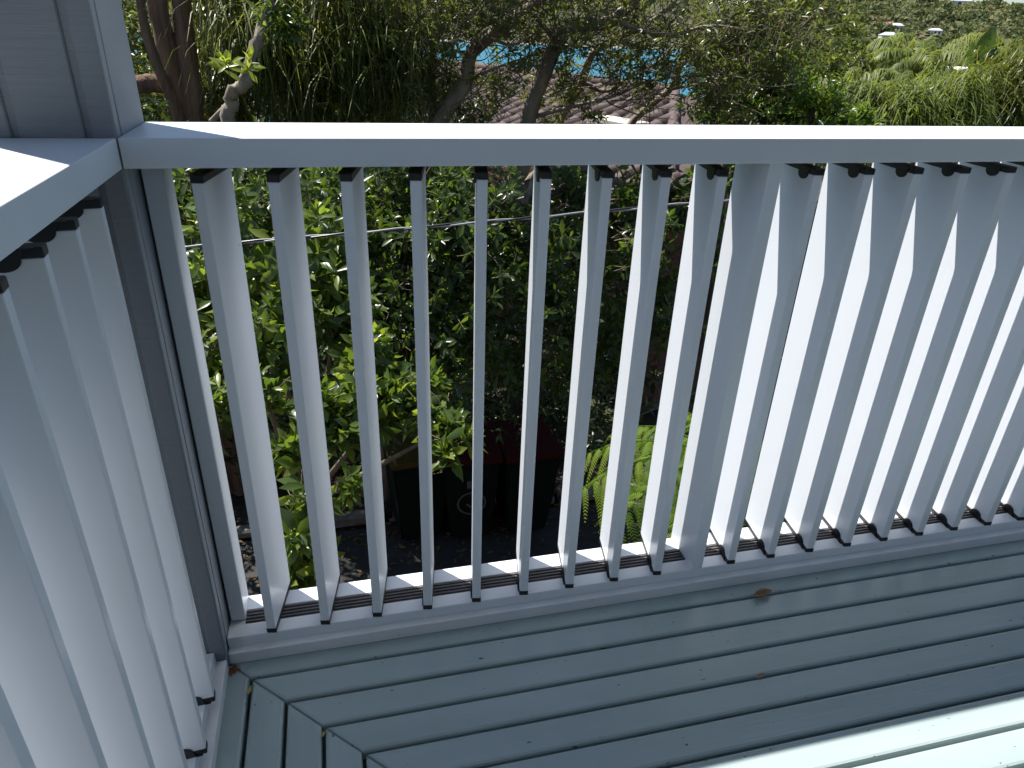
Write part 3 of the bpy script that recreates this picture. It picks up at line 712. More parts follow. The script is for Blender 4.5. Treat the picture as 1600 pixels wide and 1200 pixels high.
# ------------------------------------------------------------------ shaded planting behind, that closes the view between the slats
rng = np.random.default_rng(25)
BG = [('dense dark shrub seen low between the grey column and the first slat', [(-3.4, 7.6, -1.2), (-3.2, 8.2, .2), (-3.6, 8.8, 1.0), (-2.6, 8.6, 1.0)]),
      ('dense dark shrub at the back of the garden behind the leftmost slats', [(-2.6, 7.0, -1.6), (-1.6, 7.4, -.2), (-2.2, 7.6, .9)]),
      ('dense dark shrub at the back of the garden behind the third and fourth slats', [(-.5, 7.5, -1.7), (-.2, 7.8, -.3), (-.7, 8.2, .8)]),
      ('dense dark shrub at the back of the garden behind the fifth and sixth slats', [(1.0, 7.6, -1.8), (1.4, 7.9, -.7), (.8, 8.3, .1)]),
      ('dense dark shrub at the back of the garden beside the brick wall', [(2.6, 7.3, -2.2), (2.9, 7.5, -1.4)]),
      ('low dark planting on the garden bed behind the bins', [(.6, 6.1, -2.9), (1.5, 5.9, -2.9), (2.4, 5.9, -2.9), (2.9, 6.4, -2.5), (-.4, 6.0, -2.8)]),
      ('low dark planting on the garden bed at its left end', [(-1.4, 5.9, -2.8), (-2.2, 5.8, -2.7), (-3.0, 6.0, -2.4), (-1.2, 5.7, -1.9)]),
      ('broad dark tree far behind the brown forked stems', [(-3.2, 14, .3), (-1.2, 14, .3), (.8, 14.5, .2), (-2.2, 14, 1.8), (-.2, 14.5, 1.9), (-4.6, 13, .6), (-4.4, 13, 1.9), (2.0, 15, 1.9), (-2.2, 13.5, -.8), (-.3, 13.5, -.9)]),
      ('tall dark shrub behind the weeping tree', [(-1.2, 9.6, .4), (.4, 9.8, .6), (1.2, 10, 1.2), (-2.2, 9.8, 1.3), (-.4, 10., 1.9)])]
for lb, cs in BG:
    c0 = cs[0]; s = empty('background_shrub', (c0[0], c0[1], GZ + .05)); tag(s, lb, 'shrub', 'dark shrubs at the back of the garden')
    P, A = blob_points(rng, [(c, (.95, .7, .95) if c[1] < 12 else (1.5, 1, 1.3), 1 if c[1] < 12 else .7) for c in cs], 230, 16, .26)
    A = norm(A + np.array([0, -.4, 0]))
    pos, Rm, sc = shoots_to_leaves(rng, P, A, 6, .135 if c0[1] < 12 else .26, .25, .25)
    ok = pos[:, 2] > GZ + .05
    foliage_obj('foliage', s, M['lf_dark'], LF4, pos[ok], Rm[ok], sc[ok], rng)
    limb('stem', [(c0[0], c0[1], GZ + .05), (c0[0] + .1, c0[1], c0[2] - .3), cs[-1]], .06, .02, M['bark_dark'], s, 10, 6)

# ------------------------------------------------------------------ tree fern
rng = np.random.default_rng(26)
fc = at(1120, 712, 3.3)
fern = empty('tree_fern', (fc[0], fc[1], GZ + .012)); tag(fern, 'bright green tree fern arching below the right half of the railing', 'fern')
limb('trunk', [(fc[0], fc[1], GZ), (fc[0] + .05, fc[1], (GZ + fc[2]) / 2), (fc[0], fc[1], fc[2] - .02)], .09, .07, M['bark_dark'], fern, 16, 10, .18)
def frond_arrays(rng, base, az, L, lift, drop):
    d = np.array([math.cos(az), math.sin(az), 0]); V, F, R_ = [], [], []
    n = 14; T_ = np.linspace(0, 1, n)
    pts = base + d * (L * (T_ - .12 * T_ ** 2))[:, None] + np.array([0, 0, 1.]) * (L * (lift * T_ - drop * T_ ** 2))[:, None]
    tv, tf = tube_arrays(pts, np.linspace(.007, .0015, n), 4); V.append(tv); F.append(np.concatenate([tf[:, [0, 1, 2]], tf[:, [0, 2, 3]]])); R_.append(np.full(len(tv), .2)); k = len(tv)
    for i in range(2, n):
        t_ = T_[i]; tan = norm(pts[min(i + 1, n - 1)] - pts[i - 1]); sd = norm(np.cross(tan, [0, 0, 1.])); up = np.cross(sd, tan)
        pl = L * .33 * math.sin(math.pi * (.14 + .83 * t_)) ** .75 + .006
        for sgn in (-1, 1):
            pd = norm(sd * sgn + tan * .42 - up * rng.uniform(.1, .45) + rng.normal(0, .08, 3)); m = max(6, int(pl / .0095))
            u = (np.arange(m) + .6) / m
            c = pts[i] + pd * (u * pl)[:, None] - np.array([0, 0, 1.]) * (pl * .75 * u ** 2)[:, None]
            pt = np.gradient(c, axis=0); pt /= np.linalg.norm(pt, axis=1)[:, None]; q = norm(np.cross(pt, up)); wl = min(.0185 * (L / .7), pl * .15) * np.sin(math.pi * np.clip(.25 + .73 * u, 0, 1)) ** .6
            col_ = rng.uniform(.05, .95)
            for s2 in (-1, 1):
                tip = c + q * s2 * wl[:, None] + pt * (wl * .55)[:, None] - np.cross(q, pt) * 0 - up * (wl * .35)[:, None]
                a = c - pt * .0040; b_ = c + pt * .0040; t1 = tip - pt * .0022; t2 = tip + pt * .0022
                vv = np.stack([a, b_, t2, t1], 1).reshape(-1, 3); V.append(vv); f0 = np.arange(len(vv)).reshape(-1, 4) + k
                F.append(np.concatenate([f0[:, [0, 1, 2]], f0[:, [0, 2, 3]]])); k += len(vv)
                R_.append(np.full(len(vv), col_ + rng.uniform(-.1, .1)))
    return np.concatenate(V), np.concatenate(F), np.concatenate(R_)
for i, (az, L_, li, dr) in enumerate([(2.75, .80, .35, .48), (3.15, .88, .30, .46), (3.5, .82, .24, .48), (3.9, .72, .2, .55), (4.4, .6, .2, .6), (2.3, .7, .45, .6), (5.0, .6, .25, .6), (5.7, .65, .3, .6), (.1, .7, .35, .6), (.8, .7, .4, .6), (1.5, .7, .45, .6), (3.0, .45, .6, .6)]):
    V, F, r = frond_arrays(rng, fc, az, L_, li, dr)
    link('frond', mesh_np('frond', V, F, r), M['lf_fern'], fern)

# ------------------------------------------------------------------ shrubs and palms to the right of the roof
rng = np.random.default_rng(27)
def shrub(name, label, cat, blobs, per, mat, size, tm=LF4, nl=6, base=None, group=None, ground_at=None, cl=12, stem=True):
    c0 = blobs[0][0] if ground_at is None else ground_at
    s = empty(name, (c0[0], c0[1], GZ)); tag(s, label, cat, group)
    P, A = blob_points(rng, blobs, per, cl, .3)
    pos, Rm, sc = shoots_to_leaves(rng, P, A, nl, size, .25, .2)
    foliage_obj('foliage', s, M[mat], tm, pos, Rm, sc, rng, base)
    if stem: limb('stem', [(c0[0], c0[1], GZ), (c0[0] + .1, c0[1], (GZ + c0[2]) / 2), tuple(blobs[0][0])], .07, .03, M['bark_dark'], s, 12, 6)
    return s
shrub('rounded_shrub', 'dark green shrub with upright light tips just above the middle right of the rail', 'shrub',
      [pxblob(1150, 130, 7.6, 55, 1.), pxblob(1210, 120, 7.6, 50, 1), pxblob(1180, 175, 7.4, 60, 1.1), pxblob(1250, 165, 7.4, 50, .9), pxblob(1120, 170, 7.6, 40, .5), pxblob(1180, 240, 7.4, 70, .8)], 260, 'lf_near', .085, base=.15)
shrub('leafy_shrub', 'light green leafy shrub showing its tips over the rail left of the palms', 'shrub',
      [pxblob(1270, 165, 6.6, 28, .5), pxblob(1310, 190, 6.6, 30, .6), pxblob(1350, 195, 6.7, 25, .5), pxblob(1280, 210, 6.6, 50, .8)], 110, 'lf_near', .10, base=.5)
shrub('olive_tree', 'olive leaved tree at the top edge left of the distant hill', 'tree',
      [pxblob(1180, 10, 8.2, 70, 1.2), pxblob(1240, 40, 8.4, 55, 1.1), pxblob(1255, -20, 8.3, 50, .8), pxblob(1210, 90, 8.6, 45, .7), pxblob(1130, 60, 8.4, 50, .7), pxblob(1270, 10, 8.6, 30, .4)], 190, 'lf_olive', .085)
def droop_shrub(name, label, blobs, n, mat, Lr=(.12, .34), w_=.008, cat='shrub'):
    c0 = blobs[0][0]; s = empty(name, (c0[0], c0[1], GZ)); tag(s, label, cat)
    P, A = blob_points(rng, blobs, n, 14, .28)
    V, F, r = strands(rng, P, 9, Lr, w_, .7)
    o = link('foliage', mesh_np('foliage', V, F, r), M[mat], s); o['kind'] = 'stuff'
    P, A = blob_points(rng, blobs, n * .35, 10, .3); pos, Rm, sc = shoots_to_leaves(rng, P, A, 6, .09, .25, .25)
    foliage_obj('foliage', s, M['lf_olive'], LF4, pos, Rm, sc, rng)
    limb('stem', [(c0[0], c0[1], GZ), (c0[0] + .1, c0[1], (GZ + c0[2]) / 2), tuple(c0)], .07, .03, M['bark_dark'], s, 12, 6)
droop_shrub('yellow_shrub', 'yellowish green shrub at the far right edge above the rail', [pxblob(1580, 138, 11, 42, 1.), pxblob(1560, 165, 11, 45, .9), pxblob(1600, 170, 11, 55, 1), pxblob(1625, 130, 11, 48, 1)], 260, 'lf_yellow')
droop_shrub('low_shrub', 'dark low shrub between the palms and the rail', [pxblob(1400, 180, 9.5, 40, .8), pxblob(1460, 165, 10, 42, .9), pxblob(1340, 170, 9.5, 38, .7), pxblob(1500, 170, 10, 35, .6), pxblob(1420, 230, 9.5, 70, .9)], 240, 'lf_palm')
shrub('bushy_tree', 'shadowy bushy tree behind the left palm', 'tree',
      [pxblob(1310, 70, 15, 45, 1), pxblob(1290, 110, 14, 40, .9), pxblob(1300, 30, 15.5, 35, .6), pxblob(1350, 120, 15, 40, .6)], 300, 'lf_olive', .15)

def palm(label, px, py, D, L, nf, seed, azs=None):
    rg = np.random.default_rng(seed); c = at(px, py, D)
    g = float(terrain_z(np.array(30.), np.array(D))); p = empty('palm', (c[0], c[1], g)); tag(p, label, 'palm', 'palms beyond the rail')
    limb('trunk', [(c[0], c[1], g), (c[0] + .05, c[1], (g + c[2]) / 2), tuple(c)], .11, .08, M['bark'], p, 12, 9)
    for i in range(nf):
        az = 2 * math.pi * (i + rg.uniform(-.3, .3)) / nf; lift = rg.uniform(.35, 1.2); drop = rg.uniform(.6, 1.1); l = L * rg.uniform(.8, 1.15)
        d = np.array([math.cos(az), math.sin(az), 0]); n = 30; T_ = np.linspace(0, 1, n)
        pts = c + d * (l * (T_ - .2 * T_ ** 2))[:, None] + np.array([0, 0, 1.]) * (l * (lift * T_ - drop * T_ ** 2))[:, None]
        tv, tf = tube_arrays(pts, np.linspace(.018, .004, n), 4)
        V = [tv]; F = [np.concatenate([tf[:, [0, 1, 2]], tf[:, [0, 2, 3]]])]; R_ = [np.full(len(tv), .5)]; k = len(tv)
        for j in range(4, n):
            tan = norm(pts[min(j + 1, n - 1)] - pts[j - 1]); sd = norm(np.cross(tan, [0, 0, 1.])); up = np.cross(sd, tan)
            for s in (-1, 1):
                for q in range(3):
                    ll = l * .30 * math.sin(math.pi * (.15 + .8 * T_[j])) * rg.uniform(.8, 1.15)
                    ld = norm(sd * s + tan * rg.uniform(.3, .7) + up * rg.uniform(-.1, .4)); b0 = pts[j] + tan * q * l / n * .33
                    m1 = b0 + ld * ll * .5; m2 = b0 + ld * ll * .85 + np.array([0, 0, -.7 * ll]); w1 = norm(np.cross(ld, up)) * .013
                    V.append(np.array([b0, m1 - w1, m1 + w1, m2])); F.append(np.array([[0, 1, 2], [1, 3, 2]]) + k); k += 4; R_.append(np.full(4, rg.beta(2, 2)))
        link('frond', mesh_np('frond', np.concatenate(V), np.concatenate(F), np.concatenate(R_)), M['lf_palm'], p)
palm('palm with upright feathery fronds, leftmost of the palms beyond the rail', 1345, 108, 15, 1.0, 15, 1)
palm('palm with arching drooping fronds in the middle of the palm group', 1437, 112, 14, .95, 18, 2)
palm('low palm with drooping fronds in front of the middle palm', 1390, 162, 12, .85, 17, 3)
palm('palm beside the broad banana leaf', 1500, 152, 13, .7, 15, 4)
palm('palm with pale fronds at the right picture edge', 1588, 112, 13, .85, 16, 5)
palm('palm with thin fronds low at the left end of the palm group', 1310, 150, 12.5, .8, 15, 6)
palm('palm with thin fronds low at the right, above the shed', 1540, 160, 12, .75, 15, 7)
bb = at(1530, 150, 12.4)
ban = empty('banana_plant', (bb[0], bb[1], GZ)); tag(ban, 'banana plant lifting two broad paddle leaves among the palms', 'plant')
limb('stem', [(bb[0], bb[1], GZ), (bb[0] + .04, bb[1], -1.2), tuple(bb)], .09, .06, M['lf_banana'], ban, 10, 9)
def paddle(p0, p1, W, bend, n=12):
    p0, p1 = np.array(p0), np.array(p1); ax = p1 - p0; L_ = np.linalg.norm(ax); ax /= L_; sd = norm(np.cross(ax, CF)); nr = np.cross(sd, ax); V = []; F = []
    for i in range(n):
        t_ = i / (n - 1); wd = W * max(.03, math.sin(math.pi * (.04 + .93 * t_ ** .8))) ** .6; c = p0 + ax * L_ * t_ + nr * bend * L_ * t_ * t_
        for s in (-1, -.5, 0, .5, 1): V.append(c + sd * wd * s + nr * (.35 * wd * abs(s)) + RNG.normal(0, .008, 3))
    for i in range(n - 1):
        for j in range(4): a = i * 5 + j; F.append((a, a + 1, a + 6, a + 5))
    return link('leaf', mesh_np('leaf', np.array(V), np.array(F), smooth=True), M['lf_banana'], ban)
paddle(at(1530, 105, 12.4), at(1556, 44, 12.3), .13, .1); paddle(at(1525, 110, 12.4), at(1516, 66, 12.2), .10, -.1)
paddle(at(1528, 160, 12.4), at(1490, 125, 12.2), .12, .2); paddle(at(1530, 165, 12.4), at(1560, 125, 12.5), .10, .2)

# ------------------------------------------------------------------ neighbour's house: tiled roof, red gutter, brick wall
Arid = np.array([3.68, 15.5, .34]); Brid = np.array([5.73, 10.1, .34])
u_ = (Brid - Arid)[:2]; u_ /= np.linalg.norm(u_); n_ = np.array([-.935, -.355]); n_ -= u_ * (n_ @ u_); n_ /= np.linalg.norm(n_)
RUN, DROP = 3.2, 1.06
house = empty('neighbour_house', (Brid[0], Brid[1], GZ)); tag(house, 'brick house with a dark tiled roof behind the trees', 'house')
def hp(s, r, z): return (Brid[0] + u_[0] * s + n_[0] * r, Brid[1] + u_[1] * s + n_[1] * r, z)
Lb, La = 3.15, -11.5        # along-ridge extents: near eave, far gable
zr, ze = .34, .34 - DROP
rv = [hp(La, 0, zr), hp(0, 0, zr), hp(La, RUN, ze), hp(Lb, RUN, ze), hp(Lb, -RUN, ze), hp(La, -RUN, ze)]
rv += [(x, y, z - .06) for x, y, z in rv]
rf = [(0, 2, 3, 1), (1, 3, 4), (0, 1, 4, 5), (6, 7, 9, 8), (7, 10, 9), (6, 11, 10, 7), (2, 8, 9, 3), (3, 9, 10, 4), (4, 10, 11, 5), (0, 6, 8, 2), (0, 5, 11, 6)]
me = bpy.data.meshes.new('roof'); me.from_pydata(rv, [], rf); me.update()
roof = link('roof', me, M['tile'], house)
# tiles on the slope that faces the deck
def tile_arr():
    V, F = [], []; n = 11
    for i, t_ in enumerate((0, 1)):
        for j in range(n):
            q = j / (n - 1); h = .085 * math.sqrt(max(0, 1 - ((q - .62) / .38) ** 2)) * (1 if q > .24 else 0) + (.022 if t_ == 0 else 0.0)
            V.append((q * .30, t_ * .36, h))
    for j in range(n):
        q = j / (n - 1); V.append((q * .30, 0, -.004))
    for j in range(n - 1): F += [(j, j + 1, n + j + 1, n + j), (2 * n + j, 2 * n + j + 1, j + 1, j)]
    return np.array(V), np.array(F)
TV, TF = tile_arr(); TME = mesh_np('tile', TV, TF, smooth=False); TME.materials.append(M['tile'])
slopeL = math.hypot(RUN, DROP); sdir = np.array([n_[0] * RUN, n_[1] * RUN, -DROP]) / slopeL
ux = np.array([u_[0], u_[1], 0.]); up_s = -sdir; nr = np.cross(ux, up_s)
if nr[2] < 0: ux = -ux; nr = np.cross(ux, up_s)
Rt = np.stack([ux, up_s, nr], -1)
places = []
for row in range(int(slopeL / .31)):
    d0 = slopeL - .31 * row           # distance from ridge down the slope of the tile's lower edge
    if d0 < .3: break
    s0 = La; s1 = d0 / slopeL * Lb
    s = s0
    while s < s1 - .1:
        e = np.array([Brid[0], Brid[1], zr]) + np.array([u_[0], u_[1], 0]) * s + sdir * d0 + nr * .012
        places.append(e); s += .30
places = np.array(places); off = -ux * .15
x, y, z = to_px(places); inv = (x > 640) & (x < 1250) & (y > 60) & (y < 420)
order = np.argsort(np.where(inv, z, 1e6)); n300 = order[:300]; rest = order[300:]
for i in n300:
    o = bpy.data.objects.new('tile', TME); COL.objects.link(o); o.parent = roof
    m4 = Matrix.Identity(4)
    for a in range(3):
        for c in range(3): m4[a][c] = Rt[a, c]
        m4[a][3] = places[i][a] + off[a]
    o.matrix_parent_inverse = roof.matrix_parent_inverse.inverted() if False else Matrix()
    o.matrix_local = m4
Vt = (np.einsum('ij,kj->ki', Rt, TV)[None] + (places[rest] + off)[:, None]).reshape(-1, 3)
Ft = (TF[None] + (np.arange(len(rest)) * len(TV))[:, None, None]).reshape(-1, 4)
o = link('roof_tiles', mesh_np('roof_tiles', Vt, Ft), M['tile'], roof); o.matrix_parent_inverse = Matrix(); o['kind'] = 'stuff'
# roof children sit in world space: cancel the house offset once, on the roof
V, F = tube_arrays([hp(La, 0, zr + .02), hp(-5, 0, zr + .02), hp(0, 0, zr + .02)], .09, 8)
o = link('ridge_cap', mesh_np('ridge_cap', V, F, smooth=True), M['tile'], roof); o.matrix_parent_inverse = Matrix()
V, F = tube_arrays([hp(0, 0, zr + .02), hp(Lb, RUN, ze + .03)], .08, 8)
o = link('ridge_cap', mesh_np('ridge_cap', V, F, smooth=True), M['tile'], roof); o.matrix_parent_inverse = Matrix()
# cream vent box on the slope
vb = at(965, 186, 11.2); bm = bmesh.new(); bm_box(bm, (-.45, -.22, -.4), (.45, .22, .0), .01); bmesh.ops.rotate(bm, cent=(0, 0, 0), matrix=Matrix.Rotation(math.atan2(u_[1], u_[0]), 3, 'Z'), verts=bm.verts); bmesh.ops.translate(bm, vec=Vector(vb), verts=bm.verts)
o = link('roof_vent', bm_mesh('roof_vent', bm), M['cream'], roof); o.matrix_parent_inverse = Matrix()
def wall_seg(s0, r0, s1, r1, z0, z1, th, name, mat):
    a = np.array(hp(s0, r0, 0))[:2]; c = np.array(hp(s1, r1, 0))[:2]; d = c - a; ln = np.linalg.norm(d); d /= ln; q = np.array([-d[1], d[0]]) * th
    poly = [tuple(a), tuple(c), tuple(c - q), tuple(a - q)]
    return prism(name, poly, z0, z1, mat, house)
WI = .45
wall_seg(La + .3, RUN - WI, Lb - WI, RUN - WI, GZ, ze + .1, -.2, 'wall', M['mortar'])
wall_near = wall_seg(Lb - WI, RUN - WI - .001, Lb - WI, -RUN + WI, GZ, ze + .1, -.2, 'wall', M['mortar'])
wall_seg(La + .3, -RUN + WI, Lb - WI, -RUN + WI, GZ, ze + .1, .2, 'wall', M['mortar'])
# gutters
for s0, r0, s1, r1 in [(La, RUN + .03, Lb + .03, RUN + .03), (Lb + .03, RUN + .03, Lb + .03, -RUN)]:
    a = np.array(hp(s0, r0, 0))[:2]; c = np.array(hp(s1, r1, 0))[:2]; d = c - a; d /= np.linalg.norm(d); q = np.array([-d[1], d[0]]) * .06
    prism('gutter', [tuple(a - q), tuple(c - q), tuple(c + q), tuple(a + q)], ze - .20, ze - .035, M['fascia'], house)
# bricks on the two faces that look at the deck
bm = bmesh.new(); bm_box(bm, (0, -.006, 0), (.222, .02, .068), .004); BME = bm_mesh('brick', bm); BME.materials.append(M['brick'])
spots = []
for (s0, r0, s1, r1) in [(La + .3, RUN - WI, Lb - WI, RUN - WI), (Lb - WI, RUN - WI, Lb - WI, -RUN + WI)]:
    a = np.array(hp(s0, r0, 0))[:2]; c = np.array(hp(s1, r1, 0))[:2]; d = c - a; ln = np.linalg.norm(d); d /= ln; ang = math.atan2(d[1], d[0])
    outn = np.array([d[1], -d[0]]);
    if outn @ (CAM[:2] - a) < 0: outn = -outn
    for row in range(30):
        zz = GZ + .1 + row * .078
        if zz > ze - .05: break
        k = -(row % 2) * .116
        while k < ln - .2:
            pt = a + d * max(k, 0) + outn * .004; spots.append((pt[0], pt[1], zz, ang)); k += .232
S_ = np.array(spots); x, y, z = to_px(S_[:, :3]); inv = (x > 900) & (x < 1330) & (y > 330) & (y < 780)
order = np.argsort(np.where(inv, z, 1e6)); hl = np.array([Brid[0], Brid[1], GZ])
nb = 0
for i in order[:300]:
    o = bpy.data.objects.new('brick', BME); COL.objects.link(o); o.parent = house
    o.location = S_[i, :3] - hl; o.rotation_euler = (0, 0, S_[i, 3]); nb += 1
Vb = []; BVm = np.array([v.co[:] for v in BME.vertices])
bx8 = np.array([[x_, y_, z_] for x_ in (0, .222) for y_ in (-.006, .02) for z_ in (0, .068)]); bF = np.array([(0, 1, 3, 2), (4, 6, 7, 5), (0, 4, 5, 1), (2, 3, 7, 6), (0, 2, 6, 4), (1, 5, 7, 3)])
R3 = order[300:]
ca, sa = np.cos(S_[R3, 3]), np.sin(S_[R3, 3])
Vb = np.stack([bx8[None, :, 0] * ca[:, None] - bx8[None, :, 1] * sa[:, None], bx8[None, :, 0] * sa[:, None] + bx8[None, :, 1] * ca[:, None], np.broadcast_to(bx8[None, :, 2], (len(R3), 8))], -1) + S_[R3, None, :3]
o = link('brickwork', mesh_np('brickwork', Vb.reshape(-1, 3), (bF[None] + (np.arange(len(R3)) * 8)[:, None, None]).reshape(-1, 4)), M['brick'], house); o['kind'] = 'stuff'

# ------------------------------------------------------------------ bins on the driveway edge
def wheelie_bin(px, lid, label, D=5.9, rz=0.0, emblem=False):
    c = at(px, 838, D); t_ = empty('wheelie_bin', (c[0], c[1], GZ + .092 if c[1] > 5.0 else GZ + .013), rz); tag(t_, label, 'bin', 'bins beside the driveway')
    bm = bmesh.new(); rings = []
    for z_, wx, wy in ((.06, .20, .24), (.5, .235, .29), (.93, .265, .335), (.98, .285, .36), (1.0, .285, .36)):
        rings.append([bm.verts.new(v) for v in ((-wx, -wy, z_), (wx, -wy, z_), (wx, wy, z_), (-wx, wy, z_))])
    bm.faces.new(rings[0][::-1]); bm.faces.new(rings[-1])
    for a in range(4):
        for k in range(4): bm.faces.new((rings[a][k], rings[a][(k + 1) % 4], rings[a + 1][(k + 1) % 4], rings[a + 1][k]))
    bmesh.ops.bevel(bm, geom=[e for e in bm.edges if abs(e.verts[0].co.z - e.verts[1].co.z) > .02], offset=.03, segments=2, affect='EDGES')
    link('body', bm_mesh('body', bm), M['bin_green'], t_, (0, 0, 0))
    bm = bmesh.new(); bm_box(bm, (-.295, -.385, 1.0), (.295, .36, 1.07), .028, 2); link('lid', bm_mesh('lid', bm), lid, t_, (0, 0, 0))
    bm = bmesh.new(); bm_box(bm, (-.2, .37, .93), (.2, .42, .97), .012); link('handle', bm_mesh('handle', bm), M['bin_green'], t_, (0, 0, 0))
    for s in (-1, 1):
        bm = bmesh.new(); bmesh.ops.create_cone(bm, cap_ends=True, segments=18, radius1=.1, radius2=.1, depth=.05, matrix=Matrix.Translation((s * .25, .26, .1)) @ Matrix.Rotation(math.pi / 2, 4, 'Y')); link('wheel', bm_mesh('wheel', bm), M['black'], t_, (0, 0, 0))
    if emblem:
        n = 28; V = []; F = []
        for i in range(n):
            a = 2 * math.pi * i / n
            for r_ in (.125, .145): V.append((math.cos(a) * r_, -.298 - (math.sin(a) * r_) * .103 - .006, .52 + math.sin(a) * r_))
        for i in range(n): j = (i + 1) % n; F.append((2 * i, 2 * i + 1, 2 * j + 1, 2 * j))
        k = len(V)
        for pa, pb in (((-.05, .0), (-.005, -.05)), ((-.005, -.05), (.06, .06))):
            pa = np.array(pa); pb = np.array(pb); dd = pb - pa; q = np.array([-dd[1], dd[0]]) / np.linalg.norm(dd) * .012
            for p in (pa + q, pa - q, pb - q, pb + q): V.append((p[0], -.304 - p[1] * .103 - .004, .52 + p[1]))
            F.append((k, k + 1, k + 2, k + 3)); k += 4
        link('emblem', mesh_np('emblem', np.array(V), np.array(F)), M['bin_mark'], t_, (0, 0, 0))
        bm = bmesh.new(); bm_box(bm, (-.05, -.338, .72), (.05, -.318, .80), .004); link('sticker', bm_mesh('sticker', bm), M['bin_mark'], t_, (0, 0, 0))
    return t_
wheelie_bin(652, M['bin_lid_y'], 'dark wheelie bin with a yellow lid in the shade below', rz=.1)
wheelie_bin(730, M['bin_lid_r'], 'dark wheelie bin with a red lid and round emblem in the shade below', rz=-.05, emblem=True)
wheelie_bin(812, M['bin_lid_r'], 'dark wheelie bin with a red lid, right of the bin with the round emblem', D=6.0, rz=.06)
# leaf litter
rng = np.random.default_rng(29)
n = 900; pos = np.stack([rng.uniform(-2.5, 4.2, n), np.concatenate([rng.normal(4.75, .25, n * 2 // 3), rng.uniform(2.2, 4.9, n - n * 2 // 3)]), np.full(n, GZ + .02)], 1); pos[:, 2] += rng.uniform(0, .012, n)
d = rng.normal(size=(n, 3)); d[:, 2] *= .12; nn = np.array([0, 0, 1.]) + rng.normal(0, .2, (n, 3))
V, F = scatter(LF2, pos, frames(d, nn), rng.uniform(.05, .10, n))
lit = link('leaf_litter', mesh_np('leaf_litter', V, F, leaf_rnd(rng, n, 4)), M['litter']); tag(lit, 'fallen leaves scattered along the driveway edge', 'leaves', kind='stuff')

# ------------------------------------------------------------------ cables
a = at(290, 387, 3.0); c = at(1066, 320, 3.0); dv = c - a
p = np.array([a + dv * t_ for t_ in np.linspace(-3.2, 4.2, 220)]); tt = np.linspace(-3.2, 4.2, 220); p[:, 2] += .012 * (tt - .5) ** 2
cab = empty('service_cable', tuple(a)); tag(cab, 'silver grey overhead cable crossing behind the slats', 'cable')
dn = dv / np.linalg.norm(dv); s1 = norm(np.cross(dn, [0, 0, 1.])); s2 = np.cross(s1, dn)
for k, mt_ in enumerate(('cable', 'cable_dark')):
    ph = tt * 34 + math.pi * k; off_ = np.cos(ph)[:, None] * s1 * .0038 + np.sin(ph)[:, None] * s2 * .0038
    V, F = tube_arrays(p + off_, .0042, 7); link('strand', mesh_np('strand', V, F, smooth=True), M[mt_], cab)
a = at(985, 655, 4.6); c = at(1150, 588, 4.6); dv = c - a
p = np.array([a + dv * t_ for t_ in np.linspace(0, 6, 30)]); V, F = tube_arrays(p, .0028, 6)
tag(link('thin_wire', mesh_np('thin_wire', V, F, smooth=True), M['cable']), 'thin pale wire slanting behind the slats above the fern', 'wire')

# ------------------------------------------------------------------ distance: bush-covered hill, houses
rng = np.random.default_rng(31)
nC = 3400
th = np.concatenate([rng.uniform(26, 52, 2600), rng.uniform(-25, 27, 800)])
Dd = np.concatenate([np.exp(rng.uniform(math.log(95), math.log(720), 2600)), rng.uniform(1040, 1700, 800)])
keep = ~((th < 31) & (Dd < 900) & (Dd > 60) & (np.arange(nC) < 2600) & (terrain_z(th, Dd) < -17))
th, Dd = th[keep], Dd[keep]; nC = len(th)
cx = CAM[0] + Dd * np.sin(np.radians(th)); cy = CAM[1] + Dd * np.cos(np.radians(th)); cz = terrain_z(th, Dd)
Rr = rng.uniform(2.6, 5.2, nC) * np.where(Dd > 900, 1.6, 1) * np.where(Dd < 200, .7, 1)
fl = 130
dirs = norm(rng.normal(size=(nC, fl, 3))); dirs[..., 2] = np.abs(dirs[..., 2]) * 1.0 - .25; dirs = norm(dirs)
lob = 1 + .22 * np.sin(dirs[..., 0] * 7 + rng.uniform(0, 6, (nC, 1))) * np.cos(dirs[..., 1] * 6 + rng.uniform(0, 6, (nC, 1)))
Pc = np.stack([cx, cy, cz + Rr * .45], -1)[:, None] + dirs * (Rr[:, None] * lob * rng.uniform(.8, 1.05, (nC, fl)))[..., None] * np.array([1, 1, .72])
nrm = norm(dirs + rng.normal(0, .45, dirs.shape)); tv = norm(np.cross(nrm, rng.normal(size=nrm.shape)))
Rm = frames(tv.reshape(-1, 3), nrm.reshape(-1, 3)); s = (Rr[:, None] * rng.uniform(.35, .62, (nC, fl))).reshape(-1)
FL3 = (np.array([[-.45, -.3, 0], [.45, -.35, .05], [.1, .55, -.03]], float), np.array([[0, 1, 2]]))
V, F = scatter(FL3, Pc.reshape(-1, 3), Rm, s)
r = np.repeat(np.clip(np.repeat(rng.beta(2, 2, nC), fl) + rng.normal(0, .1, nC * fl), 0, 1), 3)
fo = link('hillside_forest', mesh_np('hillside_forest', V, F, r), M['lf_bush']); tag(fo, 'olive green eucalypt bush covering the distant hillside', 'forest', kind='stuff')

